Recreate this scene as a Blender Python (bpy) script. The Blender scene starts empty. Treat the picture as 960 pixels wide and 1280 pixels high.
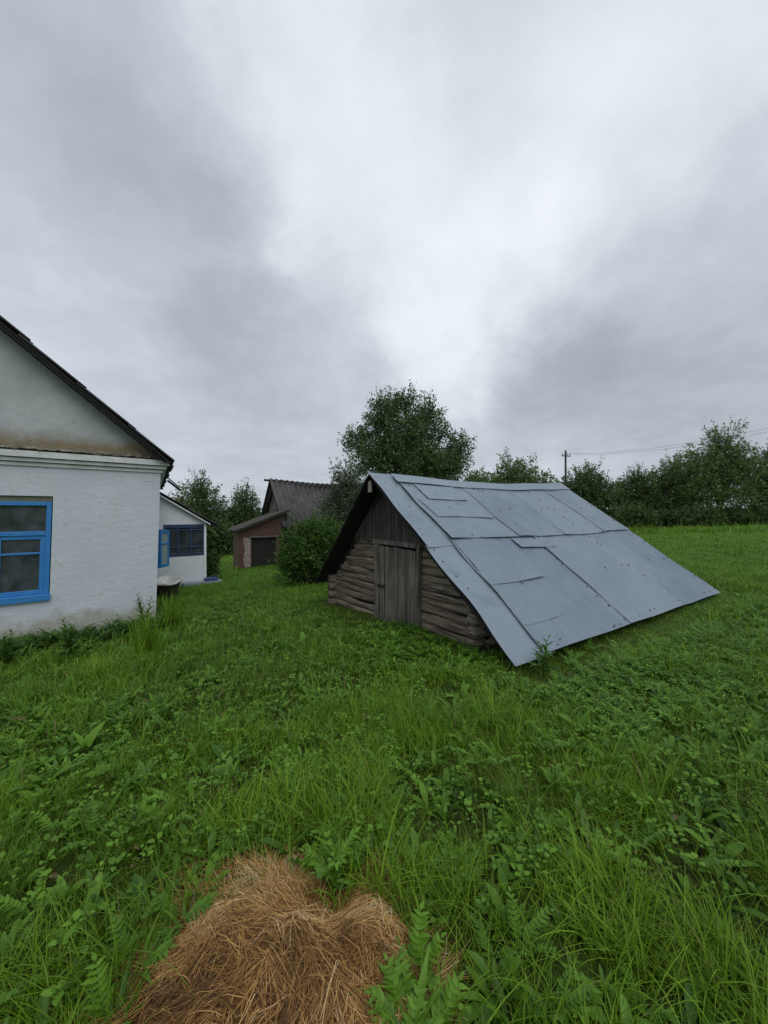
import bpy, math, random
import numpy as np
from math import radians, sin, cos, pi
from mathutils import Vector

R = np.random.default_rng(11)
random.seed(5)
scene = bpy.context.scene
COL = scene.collection
F, CX, CY, EYE = 480.0, 480.0, 640.0, 1.65

# ---------------------------------------------------------------- terrain
def sst(a, b, x):
    t = np.clip((x - a) / (b - a), 0, 1)
    return t * t * (3 - 2 * t)

def zt(x, y):
    x = np.asarray(x, float); y = np.asarray(y, float)
    r = np.hypot(x, y)
    g = sst(1.0, 10.0, r)
    X = 40 * np.tanh(x / 40); Y = 60 * np.tanh(y / 60)
    z = (0.0535 * X - 0.0382 * Y) * g
    b = (np.sin(x * 1.7 + 0.6 * np.sin(y * 0.9)) * np.sin(y * 1.9 + 1.3)
         + 0.6 * np.sin(x * 3.1 + 2) * np.sin(y * 2.7 + 0.4))
    return z + 0.018 * b * np.exp(-r / 60)

def at(px, py, Y):
    return Vector(((px - CX) / F * Y, Y, EYE + (CY - py) / F * Y))

def hit(px, py):
    """where the line of sight through a point of the photo meets the ground"""
    dx = (px - CX) / F; dz = (CY - py) / F
    Y = 0.8
    while Y < 300:
        if EYE + dz * Y < float(zt(dx * Y, Y)):
            break
        Y += 0.01 + Y * 0.0005
    return Vector((dx * Y, Y, float(zt(dx * Y, Y))))

_lat = {}
def vnoise(x, y, seed=0, scale=1.0):
    if seed not in _lat:
        _lat[seed] = np.random.default_rng(1000 + seed).random((256, 256))
    g = _lat[seed]
    x = np.asarray(x, float) / scale + 57.3; y = np.asarray(y, float) / scale + 91.7
    xi = np.floor(x).astype(int); yi = np.floor(y).astype(int)
    fx = x - xi; fy = y - yi
    fx = fx * fx * (3 - 2 * fx); fy = fy * fy * (3 - 2 * fy)
    a = g[xi & 255, yi & 255]; b = g[(xi + 1) & 255, yi & 255]
    c = g[xi & 255, (yi + 1) & 255]; d = g[(xi + 1) & 255, (yi + 1) & 255]
    return (a * (1 - fx) + b * fx) * (1 - fy) + (c * (1 - fx) + d * fx) * fy

# ---------------------------------------------------------------- materials
class NT:
    def __init__(s, tree):
        s.t = tree; s.t.nodes.clear()
    def n(s, typ, props=None, **inp):
        nd = s.t.nodes.new(typ)
        for k, v in (props or {}).items():
            setattr(nd, k, v)
        for k, v in inp.items():
            key = k.replace('_', ' ')
            if key.startswith('i') and key[1:].isdigit():
                sock = nd.inputs[int(key[1:])]
            else:
                sock = nd.inputs[key]
            s.put(sock, v)
        return nd
    def put(s, sock, v):
        if isinstance(v, bpy.types.NodeSocket):
            s.t.links.new(v, sock)
        elif isinstance(v, bpy.types.Node):
            s.t.links.new(v.outputs[0], sock)
        else:
            if sock.type == 'RGBA' and len(v) == 3:
                v = (*v, 1)
            sock.default_value = v
    def math(s, op, a, b=0.0, c=None):
        nd = s.t.nodes.new('ShaderNodeMath'); nd.operation = op
        s.put(nd.inputs[0], a); s.put(nd.inputs[1], b)
        if c is not None: s.put(nd.inputs[2], c)
        return nd.outputs[0]
    def mix(s, f, a, b, mode='MIX'):
        nd = s.t.nodes.new('ShaderNodeMix'); nd.data_type = 'RGBA'; nd.blend_type = mode
        s.put(nd.inputs[0], f); s.put(nd.inputs[6], a); s.put(nd.inputs[7], b)
        return nd.outputs[2]
    def ramp(s, f, stops, interp='LINEAR'):
        nd = s.t.nodes.new('ShaderNodeValToRGB'); nd.color_ramp.interpolation = interp
        e = nd.color_ramp.elements
        while len(e) < len(stops): e.new(0.5)
        for el, (p, c) in zip(e, stops):
            el.position = p
            el.color = (c, c, c, 1) if isinstance(c, (int, float)) else (*c, 1)
        s.put(nd.inputs[0], f)
        return nd.outputs[0]
    def noise(s, vec, scale, detail=4, rough=0.55, dist=0.0, out=0):
        nd = s.n('ShaderNodeTexNoise', Scale=scale, Detail=detail, Roughness=rough, Distortion=dist)
        s.put(nd.inputs['Vector'], vec)
        return nd.outputs[out]
    def pos(s):
        return s.t.nodes.new('ShaderNodeNewGeometry').outputs['Position']
    def scale(s, vec, v, rot=(0, 0, 0)):
        nd = s.n('ShaderNodeMapping', Scale=v, Rotation=rot); s.put(nd.inputs['Vector'], vec)
        return nd.outputs[0]
    def bump(s, h, strength=0.5, dist=0.02):
        return s.n('ShaderNodeBump', Height=h, Strength=strength, Distance=dist).outputs[0]
    def out(s, sh):
        o = s.t.nodes.new('ShaderNodeOutputMaterial'); s.put(o.inputs[0], sh)
    def pbsdf(s, **k):
        nm = {}
        nd = s.t.nodes.new('ShaderNodeBsdfPrincipled')
        for a, b in k.items():
            s.put(nd.inputs[a.replace('_', ' ')], b)
        return nd.outputs[0]

def mat(name, fn):
    m = bpy.data.materials.new(name); m.use_nodes = True
    fn(NT(m.node_tree)); return m

def m_plain(name, c, rough=0.7, var=0.15, sc=6.0, metallic=0.0, bump=0.0, bs=30):
    def f(t):
        p = t.pos()
        nz = t.noise(p, sc, 5)
        col = t.mix(t.ramp(nz, [(0.3, 0.0), (0.7, 1.0)]), tuple(v * (1 - var) for v in c), tuple(min(1, v * (1 + var)) for v in c))
        kw = dict(Base_Color=col, Roughness=rough, Metallic=metallic)
        if bump: kw['Normal'] = t.bump(t.noise(p, bs, 5), bump, 0.01)
        t.out(t.pbsdf(**kw))
    return mat(name, f)

def m_leaf(name, c0, c1, dry=(0.16, 0.12, 0.04), trans=0.3, rough=0.45, spec=0.3):
    def f(t):
        a = t.n('ShaderNodeAttribute', {'attribute_name': 'tint'}).outputs['Fac']
        col = t.ramp(a, [(0.0, c0), (0.93, c1), (0.97, dry), (1.0, dry)])
        d = t.pbsdf(Base_Color=col, Roughness=rough, Specular_IOR_Level=spec)
        tr = t.n('ShaderNodeBsdfTranslucent', Color=col).outputs[0]
        mx = t.n('ShaderNodeMixShader', Fac=trans); t.put(mx.inputs[1], d); t.put(mx.inputs[2], tr)
        t.out(mx.outputs[0])
    return mat(name, f)

def ground_f(t):
    p = t.pos()
    n1 = t.noise(p, 0.35, 5); n2 = t.noise(p, 9, 6, 0.7); n3 = t.noise(p, 45, 4, 0.7)
    g = t.mix(t.ramp(n2, [(0.3, 0.0), (0.7, 1.0)]), (0.035, 0.09, 0.009), (0.085, 0.175, 0.018))
    g = t.mix(t.ramp(n1, [(0.35, 0.0), (0.65, 0.6)]), g, (0.095, 0.185, 0.02))
    soil = t.mix(n3, (0.012, 0.009, 0.006), (0.045, 0.03, 0.018))
    near = t.n('ShaderNodeVectorMath', {'operation': 'LENGTH'}); t.put(near.inputs[0], p)
    f = t.math('MULTIPLY', t.ramp(t.math('DIVIDE', near.outputs['Value'], 20.0), [(0.15, 1.0), (0.7, 0.0)]), t.ramp(n2, [(0.3, 1.0), (0.75, 0.25)]))
    t.out(t.pbsdf(Base_Color=t.mix(f, g, soil), Roughness=0.95, Specular_IOR_Level=0.1,
                  Normal=t.bump(t.math('ADD', n2, n3), 0.6, 0.04)))
M_ground = mat('ground_soil', ground_f)

M_grass = m_leaf('grass_blades', (0.022, 0.066, 0.005), (0.19, 0.335, 0.02), dry=(0.22, 0.18, 0.07), trans=0.25, rough=.42, spec=.25)
M_weed = m_leaf('weed_leaves', (0.024, 0.078, 0.007), (0.16, 0.325, 0.03), dry=(0.13, 0.1, 0.035), trans=0.25, rough=0.4, spec=0.28)
M_nettle = m_leaf('dark_weed_leaves', (0.03, 0.085, 0.012), (0.11, 0.22, 0.03), trans=0.25)
M_crown_dark = m_leaf('dark_foliage', (0.038, 0.072, 0.023), (0.12, 0.19, 0.055), dry=(0.05, 0.09, 0.026), trans=0.25)
M_crown_mid = m_leaf('mid_foliage', (0.055, 0.10, 0.028), (0.155, 0.24, 0.064), dry=(0.08, 0.12, 0.04), trans=0.25)
M_crown_pale = m_leaf('pale_foliage', (0.055, 0.08, 0.045), (0.13, 0.175, 0.095), dry=(0.11, 0.15, 0.075), trans=0.25)
M_bush = m_leaf('bush_foliage', (0.03, 0.08, 0.014), (0.105, 0.205, 0.034), dry=(0.07, 0.12, 0.025), trans=0.25)
M_bark = m_plain('bark', (0.045, 0.038, 0.03), 0.95, 0.3, 12, bump=0.8, bs=25)
M_hay = None
def hay_f(t):
    a = t.n('ShaderNodeAttribute', {'attribute_name': 'tint'}).outputs['Fac']
    col = t.ramp(a, [(0.0, (0.07, 0.035, 0.013)), (0.35, (0.27, 0.13, 0.038)), (0.75, (0.51, 0.30, 0.098)), (0.95, (0.66, 0.49, 0.24)), (1, (0.6, 0.46, 0.27))])
    t.out(t.pbsdf(Base_Color=col, Roughness=0.65, Specular_IOR_Level=0.25))
M_hay = mat('dry_hay', hay_f)

def whitewash_f(t):
    p = t.pos()
    big = t.noise(p, 1.3, 5); fine = t.noise(p, 28, 6, 0.65); mid = t.noise(t.scale(p, (6, 6, 14)), 1.0, 5, 0.6)
    col = t.mix(t.ramp(big, [(0.35, 0.0), (0.7, 1.0)]), (0.51, 0.555, 0.595), (0.59, 0.63, 0.665))
    z = t.n('ShaderNodeSeparateXYZ'); t.put(z.inputs[0], p)
    # peeled flakes and small dark pits
    pits = t.ramp(t.noise(t.scale(p, (11, 11, 26)), 1.0, 6, 0.7), [(0.60, 0.0), (0.67, 1.0)])
    col = t.mix(t.math('MULTIPLY', pits, 0.6), col, (0.36, 0.335, 0.31))
    crk = t.ramp(t.math('ABSOLUTE', t.math('SUBTRACT', t.noise(t.scale(p, (1.7, 1.7, 3.2)), 1.0, 8, 0.72), .5)), [(0.0, .5), (0.011, 0.0)])
    col = t.mix(t.math('MULTIPLY', crk, t.ramp(big, [(.45, 0.0), (.6, 1.0)])), col, (0.3, 0.29, 0.27))
    # rain splash dirt and bare cement along the base
    h = t.math('ADD', z.outputs[2], t.math('MULTIPLY', t.math('SUBTRACT', t.noise(p, 2.2, 6, 0.65), 0.5), 1.1))
    base = t.ramp(t.math('ADD', t.math('MULTIPLY', h, 1.0), 0.5), [(0.42, 1.0), (0.60, 0.0)])
    cem = t.mix(fine, (0.30, 0.29, 0.24), (0.44, 0.43, 0.36))
    col = t.mix(t.math('MULTIPLY', base, 0.85), col, cem)
    streak = t.ramp(t.noise(t.scale(p, (9, 9, 0.5)), 1.0, 5), [(0.56, 0.0), (0.75, 0.3)])
    col = t.mix(streak, col, (0.52, 0.53, 0.48))
    br = t.n('ShaderNodeTexBrick', Scale=1.0, Mortar_Size=0.006, Brick_Width=0.26, Row_Height=0.078, Mortar_Smooth=0.8)
    sp = t.n('ShaderNodeSeparateXYZ'); t.put(sp.inputs[0], t.scale(p, (1, 1, 1), (0, 0, radians(-37.8))))
    cb = t.n('ShaderNodeCombineXYZ'); t.put(cb.inputs[0], sp.outputs[0]); t.put(cb.inputs[1], z.outputs[2])
    wob = t.noise(p, 5, 3, out=1)
    vv = t.n('ShaderNodeVectorMath', {'operation': 'MULTIPLY_ADD'}); t.put(vv.inputs[0], wob); vv.inputs[1].default_value = (0.05, 0.05, 0); t.put(vv.inputs[2], cb.outputs[0])
    t.put(br.inputs['Vector'], vv.outputs[0])
    hgt = t.math('ADD', t.math('MULTIPLY', br.outputs['Fac'], -0.045), t.math('ADD', t.math('MULTIPLY', mid, 0.9), t.math('MULTIPLY', fine, 0.35)))
    t.out(t.pbsdf(Base_Color=col, Roughness=0.88, Specular_IOR_Level=0.2, Normal=t.bump(hgt, 0.32, 0.025)))
M_white = mat('whitewashed_brick', whitewash_f)

def gable_f(t, zc=2.6):
    p = t.pos()
    big = t.noise(p, 1.6, 6, 0.6); fine = t.noise(p, 22, 6, 0.65)
    col = t.mix(t.ramp(big, [(0.35, 0.0), (0.68, 1.0)]), (0.37, 0.40, 0.40), (0.48, 0.51, 0.51))
    z = t.n('ShaderNodeSeparateXYZ'); t.put(z.inputs[0], p)
    h = t.math('ADD', z.outputs[2], t.math('MULTIPLY', t.math('SUBTRACT', t.noise(p, 3.5, 6, 0.65), 0.5), 0.32))
    rust = t.ramp(t.math('SUBTRACT', h, zc - 0.5), [(0.64, 1.0), (0.86, 0.0)])
    col = t.mix(t.math('MULTIPLY', rust, 0.9), col, t.mix(fine, (0.12, 0.075, 0.03), (0.30, 0.235, 0.13)))
    flake = t.ramp(t.noise(p, 9, 6, 0.7), [(0.61, 0.0), (0.66, 0.5)])
    col = t.mix(flake, col, (0.28, 0.30, 0.28))
    t.out(t.pbsdf(Base_Color=col, Roughness=0.9, Normal=t.bump(t.math('ADD', t.noise(p, 7, 5), t.math('MULTIPLY', fine, 0.5)), 0.5, 0.02)))

def cornice_f(t):
    p = t.pos()
    c = t.mix(t.ramp(t.noise(p, 3, 5), [(0.35, 0.0), (0.7, 1.0)]), (0.56, 0.585, 0.57), (0.72, 0.74, 0.73))
    ch = t.ramp(t.noise(p, 20, 6, 0.7), [(0.60, 0.0), (0.68, 0.8)])
    t.out(t.pbsdf(Base_Color=t.mix(ch, c, (0.27, 0.25, 0.2)), Roughness=0.9, Normal=t.bump(t.noise(p, 25, 6), 0.6, 0.02)))
M_cornice = mat('cornice_plaster', cornice_f)
M_crumble = m_plain('crumbling_mortar', (0.19, 0.18, 0.14), 0.95, 0.8, 9, bump=0.8, bs=40)
M_roof_dark = m_plain('dark_asbestos_roof', (0.05, 0.05, 0.055), 0.85, 0.3, 7, bump=0.4, bs=30)
M_board_dark = m_plain('tarred_board', (0.012, 0.011, 0.011), 0.85, 0.3, 8, bump=0.5, bs=20)

def blue_f(t):
    p = t.pos()
    c = t.mix(t.noise(p, 6, 5), (0.015, 0.16, 0.44), (0.035, 0.235, 0.56))
    w = t.ramp(t.noise(p, 30, 6, 0.7), [(0.60, 0.0), (0.66, 0.8)])
    t.out(t.pbsdf(Base_Color=t.mix(w, c, (0.26, 0.28, 0.28)), Roughness=0.5, Normal=t.bump(t.noise(p, 35, 4), 0.25, 0.01)))
M_blue = mat('blue_gloss_paint', blue_f)
M_navy = m_plain('navy_paint', (0.018, 0.045, 0.11), 0.45, 0.25, 8)
M_navy_lt = m_plain('faded_navy_paint', (0.05, 0.10, 0.19), 0.5, 0.25, 8)

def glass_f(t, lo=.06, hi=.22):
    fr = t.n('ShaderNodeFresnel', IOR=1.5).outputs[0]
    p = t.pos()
    dirt_refl = t.ramp(t.noise(p, 5, 5), [(0.35, lo), (0.8, hi)])  # thin dirt, strengthened to paint pale sky reflection onto the panes
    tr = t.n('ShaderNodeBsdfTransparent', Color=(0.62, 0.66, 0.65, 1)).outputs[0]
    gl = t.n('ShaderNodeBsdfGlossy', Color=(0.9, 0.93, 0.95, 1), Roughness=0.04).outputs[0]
    df = t.n('ShaderNodeBsdfDiffuse', Color=(0.33, 0.38, 0.42, 1)).outputs[0]  # bluish tone imitates reflected sky
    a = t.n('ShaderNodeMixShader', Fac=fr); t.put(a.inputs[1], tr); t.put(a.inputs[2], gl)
    b = t.n('ShaderNodeMixShader', Fac=dirt_refl); t.put(b.inputs[1], a.outputs[0]); t.put(b.inputs[2], df)
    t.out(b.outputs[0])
M_glass = mat('dirt_reflection_glass', glass_f)
M_glass_whitened = mat('whitened_window_glass', lambda t: glass_f(t, .65, .9))  # same glass under a mostly opaque pale film
M_curtain = m_plain('net_curtain', (0.34, 0.33, 0.28), 0.9, 0.35, 5)
M_room = m_plain('room_plaster', (0.22, 0.2, 0.17), 0.9, 0.2, 3)

def siding_f(t):
    p = t.pos()
    c = t.mix(t.ramp(t.noise(p, 1.5, 4), [(0.3, 0.0), (0.7, 1.0)]), (0.66, 0.70, 0.74), (0.74, 0.77, 0.80))
    st = t.ramp(t.noise(t.scale(p, (8, 8, 0.6)), 1.0, 4), [(0.58, 0.0), (0.75, 0.3)])
    t.out(t.pbsdf(Base_Color=t.mix(st, c, (0.5, 0.52, 0.52)), Roughness=0.7))
M_siding = mat('white_porch_siding', siding_f)
M_trim = m_plain('white_trim', (0.78, 0.8, 0.8), 0.6, 0.06)
M_concrete = m_plain('grey_concrete', (0.27, 0.29, 0.31), 0.9, 0.2, 6, bump=0.4, bs=40)
M_mat = m_plain('blue_rubber_mat', (0.03, 0.06, 0.2), 0.7, 0.15)

def wood_f(c0, c1, axis='Z', sc=1.0, warm=None):
    def f(t):
        p = t.n('ShaderNodeTexCoord').outputs['Object']
        s = {'Z': (26, 26, 1.4), 'U': (2.0, 2.0, 34)}[axis]
        p2 = t.scale(p, tuple(v * sc for v in s))
        g = t.noise(p2, 1.0, 7, 0.65, 0.4)
        v = t.noise(p, 2.1, 5)
        col = t.mix(t.ramp(g, [(0.36, 0.0), (0.62, 1.0)]), c0, c1)
        col = t.mix(t.ramp(v, [(0.4, 0.0), (0.75, 0.55)]), col, warm or tuple(x * 0.5 for x in c0))
        t.out(t.pbsdf(Base_Color=col, Roughness=0.85, Specular_IOR_Level=0.2, Normal=t.bump(g, 0.8, 0.012)))
    return f
M_log = mat('weathered_logs', wood_f((0.04, 0.032, 0.025), (0.31, 0.258, 0.20), 'U', 1.0, (0.125, 0.085, 0.055)))
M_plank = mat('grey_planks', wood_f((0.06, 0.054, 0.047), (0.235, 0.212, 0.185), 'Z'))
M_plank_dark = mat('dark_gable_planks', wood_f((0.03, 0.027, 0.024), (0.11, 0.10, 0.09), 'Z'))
M_sill = mat('brown_sill_log', wood_f((0.07, 0.048, 0.032), (0.20, 0.14, 0.09), 'U'))
M_iron = m_plain('rusty_iron', (0.06, 0.035, 0.025), 0.7, 0.4, 20, 0.4)

def metal_f(t):
    p = t.n('ShaderNodeTexCoord').outputs['Object']
    big = t.noise(p, 0.8, 5, 0.6); mid = t.noise(p, 4.5, 5, 0.6); fine = t.noise(p, 60, 4, 0.6)
    a = t.n('ShaderNodeAttribute', {'attribute_name': 'tint'}).outputs['Fac']
    c = t.mix(t.ramp(big, [(0.35, 0.0), (0.65, 1.0)]), (0.15, 0.195, 0.255), (0.23, 0.28, 0.335))
    c = t.mix(t.math('MULTIPLY', a, 0.9), c, (0.27, 0.32, 0.37))
    c = t.mix(t.ramp(mid, [(0.55, 0.0), (0.8, 0.35)]), c, (0.30, 0.355, 0.40))
    rst = t.ramp(t.noise(p, 10, 6, 0.75), [(0.67, 0.0), (0.73, 0.75)])
    c = t.mix(rst, c, (0.13, 0.105, 0.09))
    run = t.ramp(t.noise(t.scale(p, (3.5, 3.5, 0.45)), 1.0, 5, 0.6), [(0.55, 0.0), (0.72, 0.35)])
    c = t.mix(run, c, (0.12, 0.15, 0.205))
    t.out(t.pbsdf(Base_Color=c, Metallic=0.5, Roughness=t.ramp(mid, [(0.3, 0.33), (0.7, 0.55)]),
                  Normal=t.bump(t.math('ADD', t.math('MULTIPLY', mid, 1.0), t.math('MULTIPLY', fine, 0.08)), 0.4, 0.05)))
M_metal = mat('galvanised_sheet', metal_f)

def brick_f(t):
    p = t.pos()
    sp = t.n('ShaderNodeSeparateXYZ'); t.put(sp.inputs[0], t.scale(p, (1, 1, 1), (0, 0, radians(-34.8))))
    cb = t.n('ShaderNodeCombineXYZ'); t.put(cb.inputs[0], t.math('ADD', sp.outputs[0], sp.outputs[1])); t.put(cb.inputs[1], sp.outputs[2])
    br = t.n('ShaderNodeTexBrick', Scale=1.0, Mortar_Size=0.008, Brick_Width=0.27, Row_Height=0.085, Color1=(0.075, 0.034, 0.023, 1), Color2=(0.125, 0.06, 0.04, 1), Mortar=(0.10, 0.08, 0.062, 1))
    t.put(br.inputs['Vector'], cb.outputs[0])
    n = t.noise(p, 5, 6, 0.65)
    c = t.mix(t.ramp(n, [(0.4, 0.0), (0.75, 0.7)]), br.outputs['Color'], (0.075, 0.045, 0.034))
    t.out(t.pbsdf(Base_Color=c, Roughness=0.92, Normal=t.bump(t.math('ADD', t.math('MULTIPLY', br.outputs['Fac'], -0.6), n), 0.5, 0.02)))
M_brick = mat('red_brick', brick_f)
M_lime = m_plain('flaking_limewash', (0.27, 0.22, 0.205), 0.95, 0.55, 12, bump=0.7, bs=25)
M_rust_door = m_plain('dark_brown_door', (0.010, 0.007, 0.007), 0.7, 0.35, 9)
M_tile_moss = m_plain('mossy_roof_tile', (0.055, 0.048, 0.04), 0.95, 0.4, 9, bump=0.6, bs=25)

def barnroof_f(t):
    p = t.pos()
    n = t.noise(p, 1.5, 6, 0.65); s = t.noise(t.scale(p, (9, 9, 0.8)), 1.0, 5)
    c = t.mix(t.ramp(n, [(0.35, 0.0), (0.7, 1.0)]), (0.06, 0.056, 0.057), (0.115, 0.108, 0.108))
    c = t.mix(t.ramp(s, [(0.5, 0.0), (0.75, 0.5)]), c, (0.15, 0.145, 0.145))
    t.out(t.pbsdf(Base_Color=c, Roughness=0.85, Normal=t.bump(t.noise(p, 30, 4), 0.3, 0.01)))
M_barnroof = mat('corrugated_asbestos', barnroof_f)
M_enamel = m_plain('chipped_enamel', (0.66, 0.65, 0.62), 0.35, 0.15, 9)
M_tub = m_plain('dark_cast_iron', (0.03, 0.024, 0.022), 0.7, 0.3, 12)
M_pole = m_plain('tarred_pole', (0.035, 0.03, 0.027), 0.9, 0.2)
M_wire = m_plain('wire_metal', (0.12, 0.12, 0.13), 0.6, 0.1)
M_tin = m_plain('faded_tin', (0.30, 0.25, 0.22), 0.6, 0.35, 25)

# ---------------------------------------------------------------- object helpers
def tag(o, label=None, cat=None, group=None, kind=None):
    if label: o['label'] = label
    if cat: o['category'] = cat
    if group: o['group'] = group
    if kind: o['kind'] = kind
    return o

def thing(name, label, cat, loc, group=None):
    o = bpy.data.objects.new(name, None); COL.objects.link(o)
    o.location = loc; o.empty_display_size = 0.2
    return tag(o, label, cat, group)

def origin(o):
    w = Vector((0, 0, 0))
    while o is not None:
        w = w + Vector(o.location); o = o.parent
    return w

def link(name, me, m, parent=None):
    for k in (m if isinstance(m, (list, tuple)) else [m]):
        me.materials.append(k)
    o = bpy.data.objects.new(name, me); COL.objects.link(o)
    if parent is not None: o.parent = parent
    return o

def np_mesh(name, V, Q, m, parent=None, tint=None, smooth=False, org=None, mi=None):
    V = np.asarray(V, np.float32).reshape(-1, 3); Q = np.asarray(Q, np.int32)
    if parent is not None:
        V = V - np.array(origin(parent), np.float32)
    elif org is not None:
        V = V - np.array(org, np.float32)
    k = Q.shape[1]
    me = bpy.data.meshes.new(name)
    me.vertices.add(len(V)); me.vertices.foreach_set('co', V.ravel())
    me.loops.add(Q.size); me.loops.foreach_set('vertex_index', Q.ravel())
    me.polygons.add(len(Q)); me.polygons.foreach_set('loop_start', np.arange(0, Q.size, k, dtype=np.int32))
    if smooth: me.polygons.foreach_set('use_smooth', np.ones(len(Q), bool))
    if mi is not None: me.polygons.foreach_set('material_index', np.asarray(mi, np.int32))
    me.update(calc_edges=True); me.validate()
    if tint is not None:
        a = me.attributes.new('tint', 'FLOAT', 'POINT'); a.data.foreach_set('value', np.asarray(tint, np.float32))
    o = link(name, me, m, parent)
    if org is not None: o.location = org
    return o

class MB:
    """collects pieces in world coordinates; build() links them as ONE mesh"""
    def __init__(s): s.v = []; s.f = []; s.sm = []
    def add(s, vs, fs, smooth=False):
        b = len(s.v); s.v += [Vector(v) for v in vs]
        for f in fs:
            s.f.append([b + i for i in f]); s.sm.append(smooth)
        return s
    def hexa(s, p):   # 8 points: bottom loop 4, top loop 4
        return s.add(p, [(3, 2, 1, 0), (4, 5, 6, 7), (0, 1, 5, 4), (1, 2, 6, 5), (2, 3, 7, 6), (3, 0, 4, 7)])
    def obox(s, o, a, b, c):   # corner and three edge vectors
        o, a, b, c = map(Vector, (o, a, b, c))
        return s.hexa([o, o + a, o + a + b, o + b, o + c, o + a + c, o + a + b + c, o + b + c])
    def quad(s, *p): return s.add(p, [(0, 1, 2, 3)])
    def prism(s, poly, d):
        n = len(poly); d = Vector(d); p = [Vector(q) for q in poly]
        return s.add(p + [q + d for q in p], [tuple(range(n))[::-1], tuple(range(n, 2 * n))] + [(i, (i + 1) % n, n + (i + 1) % n, n + i) for i in range(n)])
    def tube(s, pts, rad, seg=8, smooth=True, cap=True):
        pts = [Vector(p) for p in pts]; n = len(pts)
        if not isinstance(rad, (list, tuple)): rad = [rad] * n
        vs = []
        up = Vector((0.13, 0.21, 0.97))
        for i, p in enumerate(pts):
            d = (pts[min(i + 1, n - 1)] - pts[max(i - 1, 0)]).normalized()
            ref = up if abs(d.dot(up.normalized())) < 0.9 else Vector((1, 0.1, 0))
            a = d.cross(ref).normalized(); b = d.cross(a)
            for k in range(seg):
                t = 2 * pi * k / seg
                vs.append(p + (a * cos(t) + b * sin(t)) * rad[i])
        fs = [(i * seg + k, i * seg + (k + 1) % seg, (i + 1) * seg + (k + 1) % seg, (i + 1) * seg + k) for i in range(n - 1) for k in range(seg)]
        if cap: fs += [tuple(range(seg))[::-1], tuple((n - 1) * seg + k for k in range(seg))]
        return s.add(vs, fs, smooth)
    def build(s, name, m, parent=None, bevel=0.0, org=None):
        off = origin(parent) if parent is not None else Vector(org or (0, 0, 0))
        me = bpy.data.meshes.new(name)
        me.from_pydata([v - off for v in s.v], [], s.f)
        for p, q in zip(me.polygons, s.sm): p.use_smooth = q
        me.update()
        o = link(name, me, m, parent)
        if parent is None: o.location = off
        if bevel:
            b = o.modifiers.new('bevel', 'BEVEL'); b.width = bevel; b.segments = 2; b.limit_method = 'ANGLE'
        return o

def strips(root, az, lean, bend, L, W, k, prof, tw=None, cols=2, fold=0.25):
    """curved ribbons growing from root; returns vertices and quads"""
    N = len(root)
    d = np.stack([np.cos(az), np.sin(az), np.zeros(N)], 1)
    if tw is None: tw = np.zeros(N)
    side = np.stack([-np.sin(az), np.cos(az), np.zeros(N)], 1)
    side = side * np.cos(tw)[:, None] + d * np.sin(tw)[:, None]
    up = np.array([0, 0, 1.0])
    p = np.array(root, float)
    rows = []
    for i in range(k + 1):
        t = i / k
        th = lean + bend * t
        w = (W * prof(t))[:, None] * 0.5
        if cols == 2:
            rows.append(np.stack([p - side * w, p + side * w], 1))
        else:
            nrm = -d * np.cos(th)[:, None] + up * np.sin(th)[:, None]
            lift = nrm * (w * fold * 2)
            rows.append(np.stack([p - side * w + lift, p, p + side * w + lift], 1))
        th2 = lean + bend * (t + 0.5 / k)
        p = p + (L / k)[:, None] * (d * np.sin(th2)[:, None] + up * np.cos(th2)[:, None])
    V = np.stack(rows, 1)                       # N, k+1, cols, 3
    idx = np.arange(N * (k + 1) * cols).reshape(N, k + 1, cols)
    Q = np.stack([idx[:, :-1, :-1], idx[:, :-1, 1:], idx[:, 1:, 1:], idx[:, 1:, :-1]], -1).reshape(-1, 4)
    return V.reshape(-1, 3), Q, (k + 1) * cols

class Acc:
    def __init__(s): s.V = []; s.Q = []; s.T = []; s.n = 0
    def add(s, V, Q, per, tint):
        s.V.append(V); s.Q.append(Q + s.n); s.T.append(np.repeat(tint, per)); s.n += len(V)
    def build(s, name, m, parent=None, org=None, smooth=False):
        return np_mesh(name, np.concatenate(s.V), np.concatenate(s.Q), m, parent, np.concatenate(s.T), smooth, org)

def inside(poly, x, y):
    c = np.zeros(len(x), bool); n = len(poly)
    for i in range(n):
        x0, y0 = poly[i]; x1, y1 = poly[(i + 1) % n]
        if y0 == y1: continue
        cr = ((y0 > y) != (y1 > y)) & (x < (x1 - x0) * (y - y0) / (y1 - y0) + x0)
        c ^= cr
    return c
FOOT = []      # ground polygons where no grass grows

# ---------------------------------------------------------------- ground
tt = np.linspace(-7.3, 7.3, 250)
g = 2 * np.sinh(tt)
GX, GY = np.meshgrid(g, g, indexing='ij')
V = np.stack([GX, GY, zt(GX, GY)], -1).reshape(-1, 3)
n = len(g); ii = np.arange(n * n).reshape(n, n)
Q = np.stack([ii[:-1, :-1], ii[1:, :-1], ii[1:, 1:], ii[:-1, 1:]], -1).reshape(-1, 4)
tag(np_mesh('ground', V, Q, M_ground, smooth=True), 'grassy ground of the farmyard sloping gently to the back', 'ground', kind='structure')

Z = Vector((0, 0, 1))
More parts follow.
